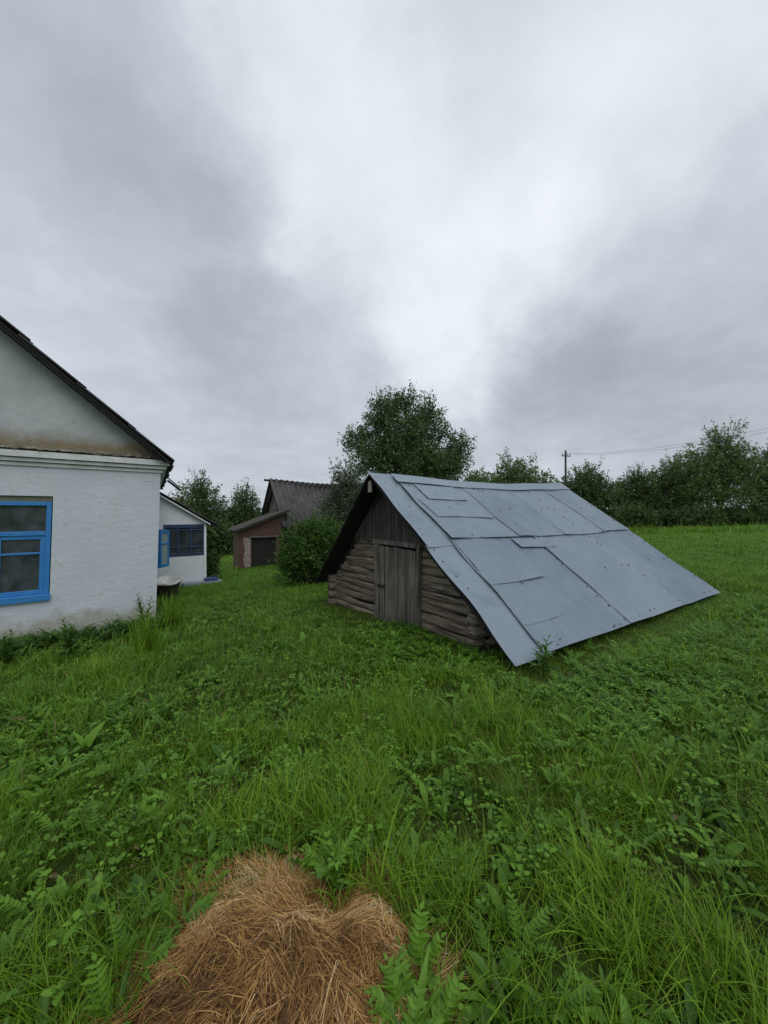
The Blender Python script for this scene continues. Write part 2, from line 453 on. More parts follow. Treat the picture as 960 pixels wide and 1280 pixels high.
# ---------------------------------------------------------------- white house
C = hit(196, 786)
hu = Vector((0.79, 0.612, 0)).normalized()          # along the front, to the right
hn = Vector((hu.y, -hu.x, 0))                       # out of the front
hs = Vector((-0.604, 1, 0)).normalized()            # along the right-hand side, away
sn = Vector((hs.y, -hs.x, 0))                       # out of the right-hand side
C0 = Vector((C.x, C.y, 0))
LEAN = 0.028
def HW(s, z, out=0.0): return C0 - hu * s + hn * out + Z * z + hu * (LEAN * (z - 0.3))
def on_front(px, py, out=0.0):
    """s and z where the photo's point lies on the house front"""
    d = Vector(((px - CX) / F, 1, (CY - py) / F)); o = Vector((0, 0, EYE))
    P = C0 + hn * out
    k = (P - o).dot(hn) / d.dot(hn)
    q = o + d * k
    return -(q - C0).dot(hu) + LEAN * (q.z - 0.3), q.z
zb = C.z - 0.3
s_w1, _ = on_front(64, 690); _, w_bot = on_front(50, 751, 0.02); _, w_top = on_front(50, 620)
s_w2 = s_w1 + 1.25
_, zc0 = on_front(200, 591); 
zc0 = on_front(196, 591)[1]; zc1 = zc0 + 0.235
HWID = 6.4; HLEN = 9.0
hs0, hz0 = on_front(217, 577, 0.28); hs1, hz1 = on_front(0, 396, 0.28)
RT = (hz1 - hz0) / (hs1 - hs0)
house = thing('farmhouse', 'whitewashed brick farmhouse with a dark gabled roof and blue window frames', 'house', (C.x, C.y, C.z))
# walls as one shell with a window hole in the front
mb = MB()
ss = [0, s_w1, s_w2, HWID]; zz = [zb, w_bot, w_top, zc0]
for i in range(3):
    for j in range(3):
        if (i, j) == (1, 1): continue
        a, b, c, d = ss[i], ss[i + 1], zz[j], zz[j + 1]
        mb.quad(HW(b, c), HW(a, c), HW(a, d), HW(b, d))
RV = 0.13
mb.quad(HW(s_w1, w_bot), HW(s_w2, w_bot), HW(s_w2, w_bot, -RV), HW(s_w1, w_bot, -RV))
mb.quad(HW(s_w1, w_top, -RV), HW(s_w2, w_top, -RV), HW(s_w2, w_top), HW(s_w1, w_top))
mb.quad(HW(s_w1, w_bot, -RV), HW(s_w1, w_top, -RV), HW(s_w1, w_top), HW(s_w1, w_bot))
mb.quad(HW(s_w2, w_bot), HW(s_w2, w_top), HW(s_w2, w_top, -RV), HW(s_w2, w_bot, -RV))
zb2 = -1.6
for a, b in ((HW(0, 0), hs * HLEN), (HW(HWID, 0), hs * HLEN)):
    p0 = a; p1 = a + b
    mb.quad((p0.x, p0.y, zb2), (p1.x, p1.y, zb2), (p1.x, p1.y, zc0), (p0.x, p0.y, zc0))
p0 = HW(0, 0) + hs * HLEN; p1 = HW(HWID, 0) + hs * HLEN
mb.quad((p0.x, p0.y, zb2), (p1.x, p1.y, zb2), (p1.x, p1.y, zc0), (p0.x, p0.y, zc0))
mb.build('wall', M_white, house)
FOOT.append([tuple(HW(0, 0)[:2]), tuple(HW(HWID, 0)[:2]), tuple((HW(HWID, 0) + hs * HLEN)[:2]), tuple((HW(0, 0) + hs * HLEN)[:2])])
# ceiling/room behind the window
mb = MB()
rz0, rz1 = w_bot - 0.8, w_top + 0.5
q = [HW(s_w1 - 0.6, rz0, -2.6), HW(s_w2 + 0.6, rz0, -2.6)]
mb.quad(HW(s_w1 - .5, rz0, -2.6), HW(s_w2 + .8, rz0, -2.6), HW(s_w2 + .8, rz1, -2.6), HW(s_w1 - .5, rz1, -2.6))
mb.quad(HW(s_w1 - .5, rz0, -.3), HW(s_w2 + .8, rz0, -.3), HW(s_w2 + .8, rz0, -2.6), HW(s_w1 - .5, rz0, -2.6))
mb.quad(HW(s_w1 - .5, rz1, -.3), HW(s_w2 + .8, rz1, -.3), HW(s_w2 + .8, rz1, -2.6), HW(s_w1 - .5, rz1, -2.6))
mb.build('room', M_room, house)
# gable: plaster triangle set slightly back
M_gable = mat('grey_gable_plaster', lambda t: gable_f(t, zc1))
apex_s = HWID / 2
def roofz(s): return hz0 + RT * (s - hs0)
gz = lambda s: roofz(min(s, HWID - s)) - 0.10
mb = MB()
mb.prism([HW(0.05, zc0 + 0.1, -0.03), HW(HWID - 0.05, zc0 + 0.1, -0.03), HW(HWID - .05, max(gz(0.05), zc0 + .12), -0.03), HW(apex_s, gz(apex_s), -0.03), HW(.05, max(gz(0.05), zc0 + .12), -0.03)], -hn * 0.2)
mb.build('gable', M_gable, house)
# cornice mouldings, front and along the side
mb = MB()
for z0, z1, o in ((0.0, 0.05, 0.03), (0.062, 0.112, 0.075), (0.124, 0.215, 0.12)):
    a = HW(-o, zc0 + z0, o); b = HW(HWID + o, zc0 + z0, o)
    n1 = 26
    for i in range(n1):
        pa = a.lerp(b, i / n1); pb = a.lerp(b, (i + 1) / n1)
        mb.obox(pa, pb - pa, -hn * (o + 0.1), Z * (z1 - z0))
    mb.obox(a - hn * (o + 0.105), hs * (HLEN - 0.2), -sn * (o + 0.12), Z * (z1 - z0))
mb.build('cornice', M_cornice, house)
# crumbled mortar and tile bits along the top of the cornice
mb = MB()
rr = random.Random(3); s = -0.13; wl_ = 0.0
while s < 5.2:
    w = 0.03; n_ = 4 + int(rr.random() * 4); dp = rr.uniform(.10, .15); dz = rr.uniform(-.004, .010); tlt = rr.uniform(.0, .03)
    for i in range(n_):
        def pt(j, o, zz): return HW(s + (i + j) * w, zc1 + .012 + dz + tlt * .3 + .007 * sin((s + (i + j) * w) * 46) + .010 * rr.random() + zz, o + rr.uniform(-.006, .006))
        p = [pt(1, dp, -.018), pt(0, dp, -.018), pt(0, -.02, .03), pt(1, -.02, .03)]
        mb.hexa(p + [v + Z * .012 for v in p])
    s += n_ * w + rr.choice([0, 0, .015, .05])
mb.build('flashing', M_crumble, house)
mb = MB()
for s_ in (.115, .245): mb.obox(HW(s_, zc0 - .155, .0), hu * .006, hn * .006, Z * .14)
mb.obox(HW(.245, zc0 - .155, .0), hu * .13, hn * .006, Z * .006)
mb.build('corner_panel', M_cornice, house)
# recess outline by the corner
def corrugated(name, A, dr, ds, lr, ls, m, parent, amp=0.022, wl=0.15, thick=0.012, sag=None, rows=5, nrm=None):
    """wavy sheets: dr along the ridge, ds down the slope"""
    dr = Vector(dr).normalized(); ds = Vector(ds).normalized()
    nr = dr.cross(ds).normalized()
    if nr.z < 0: nr = -nr
    nu = int(lr / wl * 6); V = []; Qd = []
    rr = np.random.default_rng(7)
    for r in range(rows):
        b0 = r / rows; b1 = (r + 1) / rows
        base = len(V)
        for k, b in enumerate((b0, (b0 + b1) / 2, b1 + (0.02 if r < rows - 1 else 0))):
            for i in range(nu + 1):
                u = i / nu * lr
                off = amp * math.sin(2 * pi * u / wl) + 0.012 * (k - 1) + 0.006 * math.sin(u * 1.7 + r * 2)
                if sag: off += sag(i / nu, b)
                jag = 0.03 * (math.sin(u * 3.1 + r) > 0) * (1 if k == 2 else 0)
                V.append(A + dr * u + ds * (b * ls + jag) + nr * off)
        m1 = len(V) - base
        for i in range(m1): V.append(V[base + i] - nr * thick)
        W1 = nu + 1
        for k in range(2):
            for i in range(nu):
                a = base + k * W1 + i
                Qd.append((a, a + 1, a + 1 + W1, a + W1)); c = a + m1
                Qd.append((c, c + W1, c + 1 + W1, c + 1))
        for i in range(nu):
            a = base + 2 * W1 + i; Qd.append((a, a + 1, a + 1 + m1, a + m1))
            a = base + i; Qd.append((a, a + m1, a + 1 + m1, a + 1))
        for k in range(2):
            a = base + k * W1; Qd.append((a, a + W1, a + W1 + m1, a + m1))
            a = base + k * W1 + nu; Qd.append((a, a + m1, a + W1 + m1, a + W1))
    return np_mesh(name, [tuple(v) for v in V], Qd, m, parent, smooth=True)
ridgeA = HW(apex_s, roofz(apex_s), 0.28)
eaveA = HW(hs0, roofz(hs0), 0.28)
down = eaveA - ridgeA
corrugated('roof', ridgeA, hs, down, HLEN + 0.5, down.length, M_roof_dark, house, amp=0.02, wl=0.15)
eaveB = HW(HWID - hs0, roofz(hs0), 0.28)
corrugated('roof', ridgeA, hs, eaveB - ridgeA, HLEN + 0.5, down.length, M_roof_dark, house, amp=0.02, wl=0.15)
mb = MB()          # soffit boards and verge boards under the sheets
for e in (eaveA, eaveB):
    d = (e - ridgeA); nr = Vector(hs).cross(d).normalized(); nr = nr if nr.z > 0 else -nr
    mb.obox(ridgeA - nr * 0.035 - hn * 0.02, d * 0.985, hs * 0.38, -nr * 0.03)
    mb.obox(ridgeA - nr * 0.067 - hn * 0.035, d * 0.98, hs * 0.035, -nr * 0.04)
    k = d.normalized()
    mb.obox(e - k * 0.40 - nr * 0.036, k * 0.37, hs * (HLEN + .3), -nr * 0.028)
mb.build('verge_board', M_board_dark, house)
mb = MB()          # bracket poking out from under the far eave
P = C0 + hs * 2.6 + Z * (zc0 + 0.0)
ba = at(210, 601, 8.3); bb = at(223, 611, 8.0)
mb.tube([ba, bb], 0.022, 6); mb.tube([ba + Z * .06, bb + Z * 0.045], 0.012, 6)
mb.build('eave_bracket', M_board_dark, house)

# front window
def frame_bars(mb, P, bars, depth):
    """bars: (s0,s1,z0,z1) in the wall's plane, P(s,z,out); depth=(out0,out1)"""
    for s0, s1, z0, z1 in bars:
        p = [P(s1, z0, depth[0]), P(s0, z0, depth[0]), P(s0, z0, depth[1]), P(s1, z0, depth[1])]
        q = [P(s1, z1, depth[0]), P(s0, z1, depth[0]), P(s0, z1, depth[1]), P(s1, z1, depth[1])]
        mb.hexa(p + q)
a, b, c, d = s_w1 + 0.012, s_w2 - 0.005, w_bot + 0.005, w_top - 0.085
ft = 0.062
tr = c + (d - c) * 0.655
mb = MB()
frame_bars(mb, HW, [(a, a + ft, c + .09, d), (b - ft, b, c + .09, d), (a + ft, b - ft, d - ft, d), (a + ft, b - ft, tr, tr + 0.065)], (-0.12, -0.02))
win = mb.build('window', M_blue, house, 0.006)
mb = MB()      # sash bars
mc = (a + b) / 2
for x0, x1 in ((a + ft, mc - 0.004), (mc + 0.004, b - ft)):
    frame_bars(mb, HW, [(x0, x0 + 0.06, c + .09, tr - .002), (x1 - 0.06, x1, c + .09, tr - .002), (x0 + .06, x1 - .06, c + .09, c + .155), (x0 + .06, x1 - .06, tr - .057, tr - .002),
                        (x0 + .06, x1 - .06, c + .09 + (tr - c) * .62, c + .09 + (tr - c) * .62 + .03)], (-0.10, -0.04))
mb.build('sash', M_blue, win, 0.004)
mb = MB()
frame_bars(mb, HW, [(a - 0.02, b + 0.02, c - 0.01, c + 0.088)], (-0.12, 0.05))
mb.build('sill', M_blue, win, 0.008)
mb = MB()
frame_bars(mb, HW, [(a + ft, b - ft, c + 0.1, tr), (a + ft, b - ft, tr + .066, d - ft)], (-0.066, -0.060))
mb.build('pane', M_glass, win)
mb = MB()      # lintel lip
frame_bars(mb, HW, [(s_w1 + .003, s_w2 - .003, w_top - 0.083, w_top - 0.003)], (-0.128, -0.035))
mb.build('lintel', m_plain('mossy_lintel', (0.15, 0.16, 0.11), .9, .3, 14), win)
V = []; Qd = []          # curtain with folds
nu = 60
for j, z in enumerate((w_bot + .1, (w_bot + w_top) / 2, w_top - .02)):
    for i in range(nu + 1):
        s = s_w1 + 0.02 + (s_w2 - s_w1 - .04) * i / nu
        V.append(HW(s, z, -0.26 + 0.025 * sin(i * 1.3) + .012 * sin(i * .7 + 2)))
for j in range(2):
    for i in range(nu):
        # open strip in the middle of each sash so the room shows dark
        if (i // 6) % 5 in (1, 2, 3): continue
        k = j * (nu + 1) + i; Qd.append((k, k + 1, k + nu + 2, k + nu + 1))
np_mesh('curtain', [tuple(v) for v in V], Qd, M_curtain, win, smooth=True)

# open blue casement on the side wall
def side_pt(Y):
    k = (Y - C0.y) / hs.y
    return C0 + hs * k
sp0 = side_pt(8.6); sp0.z = 0
czt = at(206, 664, 8.6).z; czb = at(206, 711, 8.6).z
mb = MB()
mb.obox(sp0 + Z * czb + sn * 0.003, hs * 0.07, sn * 0.05, Z * (czt - czb)); mb.obox(sp0 + hs * 1.0 + Z * czb + sn * .003, hs * 0.07, sn * 0.05, Z * (czt - czb))
mb.obox(sp0 + hs * .07 + Z * (czt - .07) + sn * .003, hs * .93, sn * .05, Z * .07); mb.obox(sp0 + hs * .07 + Z * czb + sn * .003, hs * .93, sn * .07, Z * .07)
sw = mb.build('window', M_blue, house, 0.004)
hc = czt - czb
for hinge, dirn in ((.07, 1), (.93, -1)):
    cd = (sn * 0.46 + hs * 0.88 * dirn).normalized(); cw = 0.40; cn = Vector((cd.y, -cd.x, 0))
    o0 = sp0 + hs * hinge + sn * 0.06 + Z * czb
    mb = MB()
    for z0, z1 in ((0, .07), (hc - .06, hc), (hc * .62, hc * .62 + .04)):
        mb.obox(o0 + cd * .05 + Z * z0, cd * (cw - .1), cn * .04, Z * (z1 - z0))
    mb.obox(o0, cd * .05, cn * .04, Z * hc); mb.obox(o0 + cd * (cw - .05), cd * .05, cn * .04, Z * hc)
    mb.build('casement', M_blue, sw, 0.004)
    mb = MB(); mb.obox(o0 + cd * .05 + cn * .018 + Z * .07, cd * (cw - .1), cn * .004, Z * (hc - .13)); mb.build('pane', M_glass_whitened, sw)

# ---------------------------------------------------------------- porch behind the house
PC = hit(258, 728); PC0 = Vector((PC.x, PC.y, 0))
pyr = PC.y
def PW(s, z, out=0.0): return PC0 - hu * s + hn * out + Z * z
def on_porch(px, py, out=0.0):
    d = Vector(((px - CX) / F, 1, (CY - py) / F)); o = Vector((0, 0, EYE)); P = PC0 + hn * out
    q = o + d * ((P - o).dot(hn) / d.dot(hn))
    return -(q - PC0).dot(hu), q.z
# distance to the house's side plane
k = -((PC0 - C0).dot(sn)) / hu.dot(sn); pw = -k if k < 0 else k
pw = abs((PC0 - C0).dot(sn) / hu.dot(sn))
porch = thing('porch', 'small white porch with a dark blue window band and sloping lean-to roof', 'porch', (PC.x, PC.y, PC.z))
pzb = PC.z - 0.15
pr0s, pr0z = on_porch(262, 652, 0.0); pr1s, pr1z = on_porch(207, 620, 0.0)
PT = (pr1z - pr0z) / (pr1s - pr0s)
prz = lambda s: pr0z + PT * (s - pr0s)
wl_s, wt = on_porch(204, 656); wr_s, wbm = on_porch(257, 693.5)
wr_s = on_porch(255.5, 680)[1 - 1]; wl_s = min(wl_s, pw - 0.05)
DEP = 3.2
mb = MB()
ztop_l = prz(pw) - 0.05; ztop_r = prz(0) - 0.05
# front wall around the window band
mb.quad(PW(pw, pzb), PW(0, pzb), PW(0, wbm), PW(pw, wbm))
mb.quad(PW(wr_s, wbm), PW(0, wbm), PW(0, wt), PW(wr_s, wt))
mb.quad(PW(pw, wbm), PW(wl_s, wbm), PW(wl_s, wt), PW(pw, wt))
mb.quad(PW(pw, wt), PW(0, wt), PW(0, ztop_r), PW(pw, ztop_l))
e = hs * DEP
mb.quad(PW(0, pzb), PW(0, pzb) + e, PW(0, ztop_r) + e, PW(0, ztop_r))
mb.quad(PW(0, pzb) + e, PW(pw, pzb) + e, PW(pw, ztop_l) + e, PW(0, ztop_r) + e)
mb.build('wall', M_siding, porch)
mb = MB()
mb.obox(PW(0.012, pzb + 0.02, 0.004), -hu * .07, hn * .022, Z * (ztop_r - pzb - .03))
mb.obox(PW(0.0, pzb - .04, 0.003), -hu * (pw - .01), hn * .02, Z * .06)
for i in range(1, 1):
    pass
mb.build('corner_trim', M_trim, porch)
mb = MB()
bars = [(wr_s, wl_s, wt - .12, wt), (wr_s, wl_s, wbm, wbm + .09), (wr_s, wr_s + .07, wbm + .09, wt - .12), (wl_s - .07, wl_s, wbm + .09, wt - .12)]
q3 = (wl_s - wr_s) / 3
bars += [(wr_s + q3 - .025, wr_s + q3 + .025, wbm + .09, wt - .12), (wr_s + 2 * q3 - .025, wr_s + 2 * q3 + .025, wbm + .09, wt - .12)]
frame_bars(mb, PW, bars, (-0.06, 0.012))
pwin = mb.build('window', M_navy, porch, 0.004)
mb = MB()
for z_ in (wt - .2, wbm + .30):
    mb = MB(); frame_bars(mb, PW, [(wr_s + .08, wl_s - .08, z_, z_ + .025)], (-0.03, 0.006)); mb.build('glazing_bar', M_navy_lt, pwin)
mb = MB(); frame_bars(mb, PW, [(wr_s - .1, wl_s + .02, wbm - .2, wt + .05)], (-0.55, -0.52)); mb.build('dark_interior_panel', M_navy, pwin)  # dark sheet added behind the panes to imitate an unlit interior
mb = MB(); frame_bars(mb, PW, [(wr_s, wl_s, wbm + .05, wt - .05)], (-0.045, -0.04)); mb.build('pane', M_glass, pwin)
# roof slab, dark, with white fascia
osl = on_porch(274, 659, 0.25)[0]
A = PW(pw + .1, prz(pw + .1), 0.22); B = PW(osl, prz(osl), 0.22)
dn = B - A
corrugated('roof', A, hs, dn, DEP + .4, dn.length, M_roof_dark, porch, amp=.018, wl=.15, rows=2)
mb = MB(); nr = Vector(hs).cross(dn).normalized(); nr = nr if nr.z > 0 else -nr
mb.obox(A - nr * .04 - hn * .02, dn * .97, hs * (DEP + .3), -nr * .03); mb.build('soffit', M_board_dark, porch)
mb = MB(); mb.obox(PW(pw + .02, prz(pw + .02) - .075, .19), (PW(osl, prz(osl) - .075, .19) - PW(pw + .02, prz(pw + .02) - .075, .19)) * .86, -hn * .02, -Z * .05); mb.build('fascia', M_trim, porch)
FOOT.append([tuple(PW(pw, 0)[:2]), tuple(PW(0, 0)[:2]), tuple((PW(0, 0) + e)[:2]), tuple((PW(pw, 0) + e)[:2])])

# concrete step and mat
sa = hit(232, 736); 
sl = PW(0.75, PC.z - .12, 0.45)
mb = MB()
p = [PW(.80, 0, .42), PW(-.42, 0, .42), PW(-.42, 0, -.55), PW(-.003, 0, -.55), PW(-.003, 0, .025), PW(.80, 0, .025)]
poly = [Vector((v.x, v.y, PC.z - .2)) for v in p]
mb.prism(poly, Z * .29)
st = mb.build('concrete_step', M_concrete, None, .01, org=poly[0])
tag(st, 'low grey concrete step at the foot of the white porch', 'step')
FOOT.append([(v.x, v.y) for v in p])
mb = MB(); v0 = PW(.10, PC.z + .092, .36); mb.obox(v0, hu * .40, -hn * .28, Z * .09)
mt = mb.build('blue_crate', M_mat, None, .012, org=v0); tag(mt, 'small dark blue crate lying on the concrete porch step', 'crate')

# bathtub by the house corner
bt = hit(210, 748)
tub = thing('bathtub', 'old bathtub with white chipped rim and dark sides behind the house corner', 'bathtub', (bt.x, bt.y, bt.z))
by = bt.y
tu = Vector((.93, -.1, 0)).normalized(); tv = Vector((-.3, .95, 0)).normalized()
cen = at(209, 732, by + .5); cen.z = 0
hw_, hl_ = 0.40, 0.72
rim_z = at(212, 728.5, by).z
def ring(rx, ry, z, n=28, pw_=3.2):
    o = []
    for i in range(n):
        t = 2 * pi * i / n
        cx = math.copysign(abs(cos(t)) ** (2 / pw_), cos(t)); sy = math.copysign(abs(sin(t)) ** (2 / pw_), sin(t))
        v = cen + tu * (rx * cx) + tv * (ry * sy); o.append(Vector((v.x, v.y, z)))
    return o
def loft(mb, rings, cap=True):
    n = len(rings[0]); vs = [v for r in rings for v in r]
    fs = [(i * n + k, i * n + (k + 1) % n, (i + 1) * n + (k + 1) % n, (i + 1) * n + k) for i in range(len(rings) - 1) for k in range(n)]
    if cap: fs.append(tuple((len(rings) - 1) * n + k for k in range(n)))
    mb.add(vs, fs, True)
mb = MB(); loft(mb, [ring(hw_ - .03, hl_ - .03, rim_z - .03), ring(hw_ - .07, hl_ - .07, rim_z - .2), ring(hw_ - .16, hl_ - .17, rim_z - .40), ring(.02, .04, rim_z - .42)])
for sx in (-1, 1):
    for sy in (-1, 1):
        q = cen + tu * (.2 * sx) + tv * (.4 * sy)
        mb.tube([(q.x, q.y, bt.z - .12), (q.x, q.y, rim_z - .36)], [.03, .045], 6)
mb.build('basin', M_tub, tub)
mb = MB(); loft(mb, [ring(hw_ - .02, hl_ - .02, rim_z - .045), ring(hw_ + .02, hl_ + .02, rim_z - .04), ring(hw_ + .025, hl_ + .025, rim_z), ring(hw_ - .05, hl_ - .05, rim_z + .005), ring(hw_ - .09, hl_ - .09, rim_z - .15), ring(hw_ - .17, hl_ - .2, rim_z - .36), ring(.02, .04, rim_z - .38)])
mb.build('rim', M_enamel, tub)
FOOT.append([tuple((cen + tu * hw_ * a + tv * hl_ * b)[:2]) for a, b in ((-.7, -.8), (.7, -.8), (.7, .8), (-.7, .8))])

# ---------------------------------------------------------------- log shed
su = Vector((0.83, 0.558, 0)).normalized(); sv = Vector((-su.y, su.x, 0))
E0 = Vector((1.34, 3.9, 0)); 
def SP(a, w, z): return Vector((E0.x, E0.y, 0)) + su * a + sv * w + Z * z
P0 = at(645, 830, 3.9); P1 = at(900, 741, 7.28); R0 = at(461, 591, 6.24); R1 = at(700, 606, 9.24)
L0 = at(393, 727, 8.38); L1 = L0 + su * 5.8
shedloc = SP(.45, 2.6, float(zt(*SP(.45, 2.6, 0)[:2])))
shed = thing('log_shed', 'low log shed with plank door and a grey sheet metal roof reaching the grass', 'shed', shedloc)
RSEED = np.random.default_rng(21)
Rn = (P1 - P0).cross(R0 - P0).normalized()
if Rn.z < 0: Rn = -Rn
def roof_pt(a, b, off=0.0):
    p = P0.lerp(P1, a).lerp(R0.lerp(R1, a), b)
    sagr = -0.085 * math.sin(pi * min(1, a * 1.05)) * b ** 2 * (1 if a < .95 else .6)
    bul = 0.03 * math.sin(pi * b) * (1 - a) + 0.018 * math.sin(a * 9 + b * 5) * math.sin(b * 7 + 1) * min(1, 4 * b * (1 - b) + .15)
    return p + Z * sagr + Rn * (bul + off)
def vn1(x, y): return float(vnoise(np.array([x]), np.array([y]), 9)[0]) - 0.5
SV, SQ, ST = [], [], []
def sheet(a0, a1, b0, b1, lvl, lift=0.010, seed=0, tint=0.5, na=16, nb=12, skew=0.0, llift=.006):
    rr = random.Random(seed); base = len(SV)
    tl = rr.uniform(-.003, .003)
    ph = rr.uniform(0, 6); n2 = rr.choice([1.5, 2.2, 3.1])
    for j in range(nb + 1):
        for i in range(na + 1):
            fa, fb = i / na, j / nb
            a = a0 + (a1 - a0) * fa; b = b0 + (b1 - b0) * fb + skew * fa + (0.0012 if b0 < .01 else .003) * math.sin(a * 23 + seed)
            a += 0.003 * math.sin(b * 17 + seed)
            edge = (1 - fb) ** 5
            off = lvl + .5 * lift * edge * (0.35 + 0.9 * abs(math.sin(fa * n2 * pi + ph)))
            off += 0.009 * vn1(a * 7 + seed * 3.1, b * 5) + 0.004 * vn1(a * 26 + seed, b * 14)
            off += llift * (1 - fa) ** 7 * (.45 + .7 * abs(math.sin(fb * 8.3 + seed)))
            SV.append(roof_pt(a, b, off)); ST.append(tint)
    for j in range(nb):
        for i in range(na):
            k = base + j * (na + 1) + i
            SQ.append((k, k + 1, k + na + 2, k + na + 1))
# lower course, upper course, ridge cap, verge strip, patches
lo = [(0.08, 0.43), (0.41, 0.735), (0.72, 1.003)]
for i, (a0, a1) in enumerate(lo):
    sheet(a0, a1, 0.0, 0.535, 0.006 + .004 * (i % 2), .006, 10 + i, [.15, .5, .05][i], nb=18, na=22, llift=[.017, .006, .005][i])
sheet(0.085, 0.285, 0.275, 0.52, 0.015, .020, 20, .4, na=10)
sheet(0.085, 0.22, 0.10, 0.20, 0.012, .006, 21, .15, na=8, nb=6)
sheet(0.10, 0.33, 0.66, 0.80, 0.026, .010, 22, .6, na=8, nb=6)
up = [(0.08, 0.36), (0.345, 0.60), (0.585, 0.83), (0.815, 1.003)]
for i, (a0, a1) in enumerate(up):
    sheet(a0, a1, 0.515, 0.95, 0.019 + .0035 * (i % 2), [.034, .022, .018, .014][i], 30 + i, [.6, .25, .75, .35][i], skew=[0.0, 0.006, -.004, .004][i], na=20, llift=[.016, .005, .005, .005][i])
sheet(0.075, 1.006, 0.93, 1.004, 0.032, .022, 41, .8, na=46, nb=5)
sheet(-0.004, 0.100, -0.006, 0.50, 0.001, .008, 42, .95, na=6, nb=22)
sheet(-0.004, 0.100, 0.485, 1.004, 0.008, .010, 43, .85, na=6, nb=22)
sheet(0.135, 0.30, 0.80, 0.925, 0.030, .022, 44, .75, na=8, nb=6)
sheet(0.30, 0.46, 0.44, 0.50, 0.022, .016, 45, .6, na=8, nb=5)
rs = np_mesh('roof', [tuple(v) for v in SV], SQ, M_metal, shed, ST, smooth=True)
mb = MB(); rn = random.Random(6)
for i in range(90):
    if i < 45: a, b = rn.choice([.012, .088, .40, .70, .99]) + rn.uniform(-.004, .004), rn.random()
    else: a, b = rn.random(), rn.choice([.02, .27, .52, .74, .92]) + rn.uniform(-.012, .012)
    q = roof_pt(a, b, .034 if b > .5 and a > .1 else (.022 if a > .1 else .012)); e1 = su * .006; e2 = (R0 - P0).normalized() * .006
    mb.hexa([q - e1 - e2 - Rn * .03, q + e1 - e2 - Rn * .03, q + e1 + e2 - Rn * .03, q - e1 + e2 - Rn * .03, q - e1 - e2, q + e1 - e2, q + e1 + e2, q - e1 + e2])
mb.build('nail', M_iron, rs)['kind'] = 'stuff'
# board decking under the sheets, near slope
mb = MB()
N1 = 16
for i in range(N1):
    b0, b1 = i / N1 + .004, (i + 1) / N1 - .004
    for a0, a1 in ((0.012, .25), (.25, .5), (.5, .75), (.75, .99)):
        q = [roof_pt(a0, b0, -.03), roof_pt(a1, b0, -.03), roof_pt(a1, b1, -.03), roof_pt(a0, b1, -.03)]
        mb.hexa([v - Rn * .025 for v in q] + q)
mb.build('roof_deck', M_board_dark, shed)
# far slope: old dark sheets
Ln = (L0 - R0).cross(L1 - L0).normalized(); Ln = Ln if Ln.z > 0 else -Ln
mb = MB()
NB = 9
RR1 = R0 + (R1 - R0)
for i in range(NB):
    b0, b1 = i / NB, (i + 1.06) / NB
    for k in range(8):
        a0, a1 = k / 8, (k + 1) / 8
        f = lambda a, b: R0.lerp(R1, a).lerp(L0.lerp(L1, a), min(b, 1.0)) + Z * (-0.085 * sin(pi * a) * (1 - min(b, 1)) ** 2) + Ln * (0.02 - 0.02 * abs(b))
        q = [f(a0, b0) - Ln * .03, f(a1, b0) - Ln * .03, f(a1, b1) - Ln * .012, f(a0, b1) - Ln * .012]
        mb.hexa([v - Ln * .022 for v in q] + q)
mb.build('roof', M_board_dark, shed)
# bargeboards and rafters at the front
mb = MB()
q0 = roof_pt(.005, .01, -.06); q1 = roof_pt(.005, .985, -.06)
mb.obox(q0 + su * .05, q1 - q0, su * .04, -Rn * .05)
q0 = R0 - Ln * .06 + su * .03; q1 = L0 - Ln * .06 + su * .03
for a in (.35, ):
    q0 = roof_pt(.06, .02, -.06); q1 = roof_pt(.06, .985, -.06); mb.obox(q0, q1 - q0, su * .07, -Rn * .09)
    q0 = R0 - Ln * .06 + su * a; q1 = L0 - Ln * .06 + su * a; mb.obox(q0, (q1 - q0) * .97, su * .07, -Ln * .09)
mb.build('bargeboard', M_board_dark, shed)
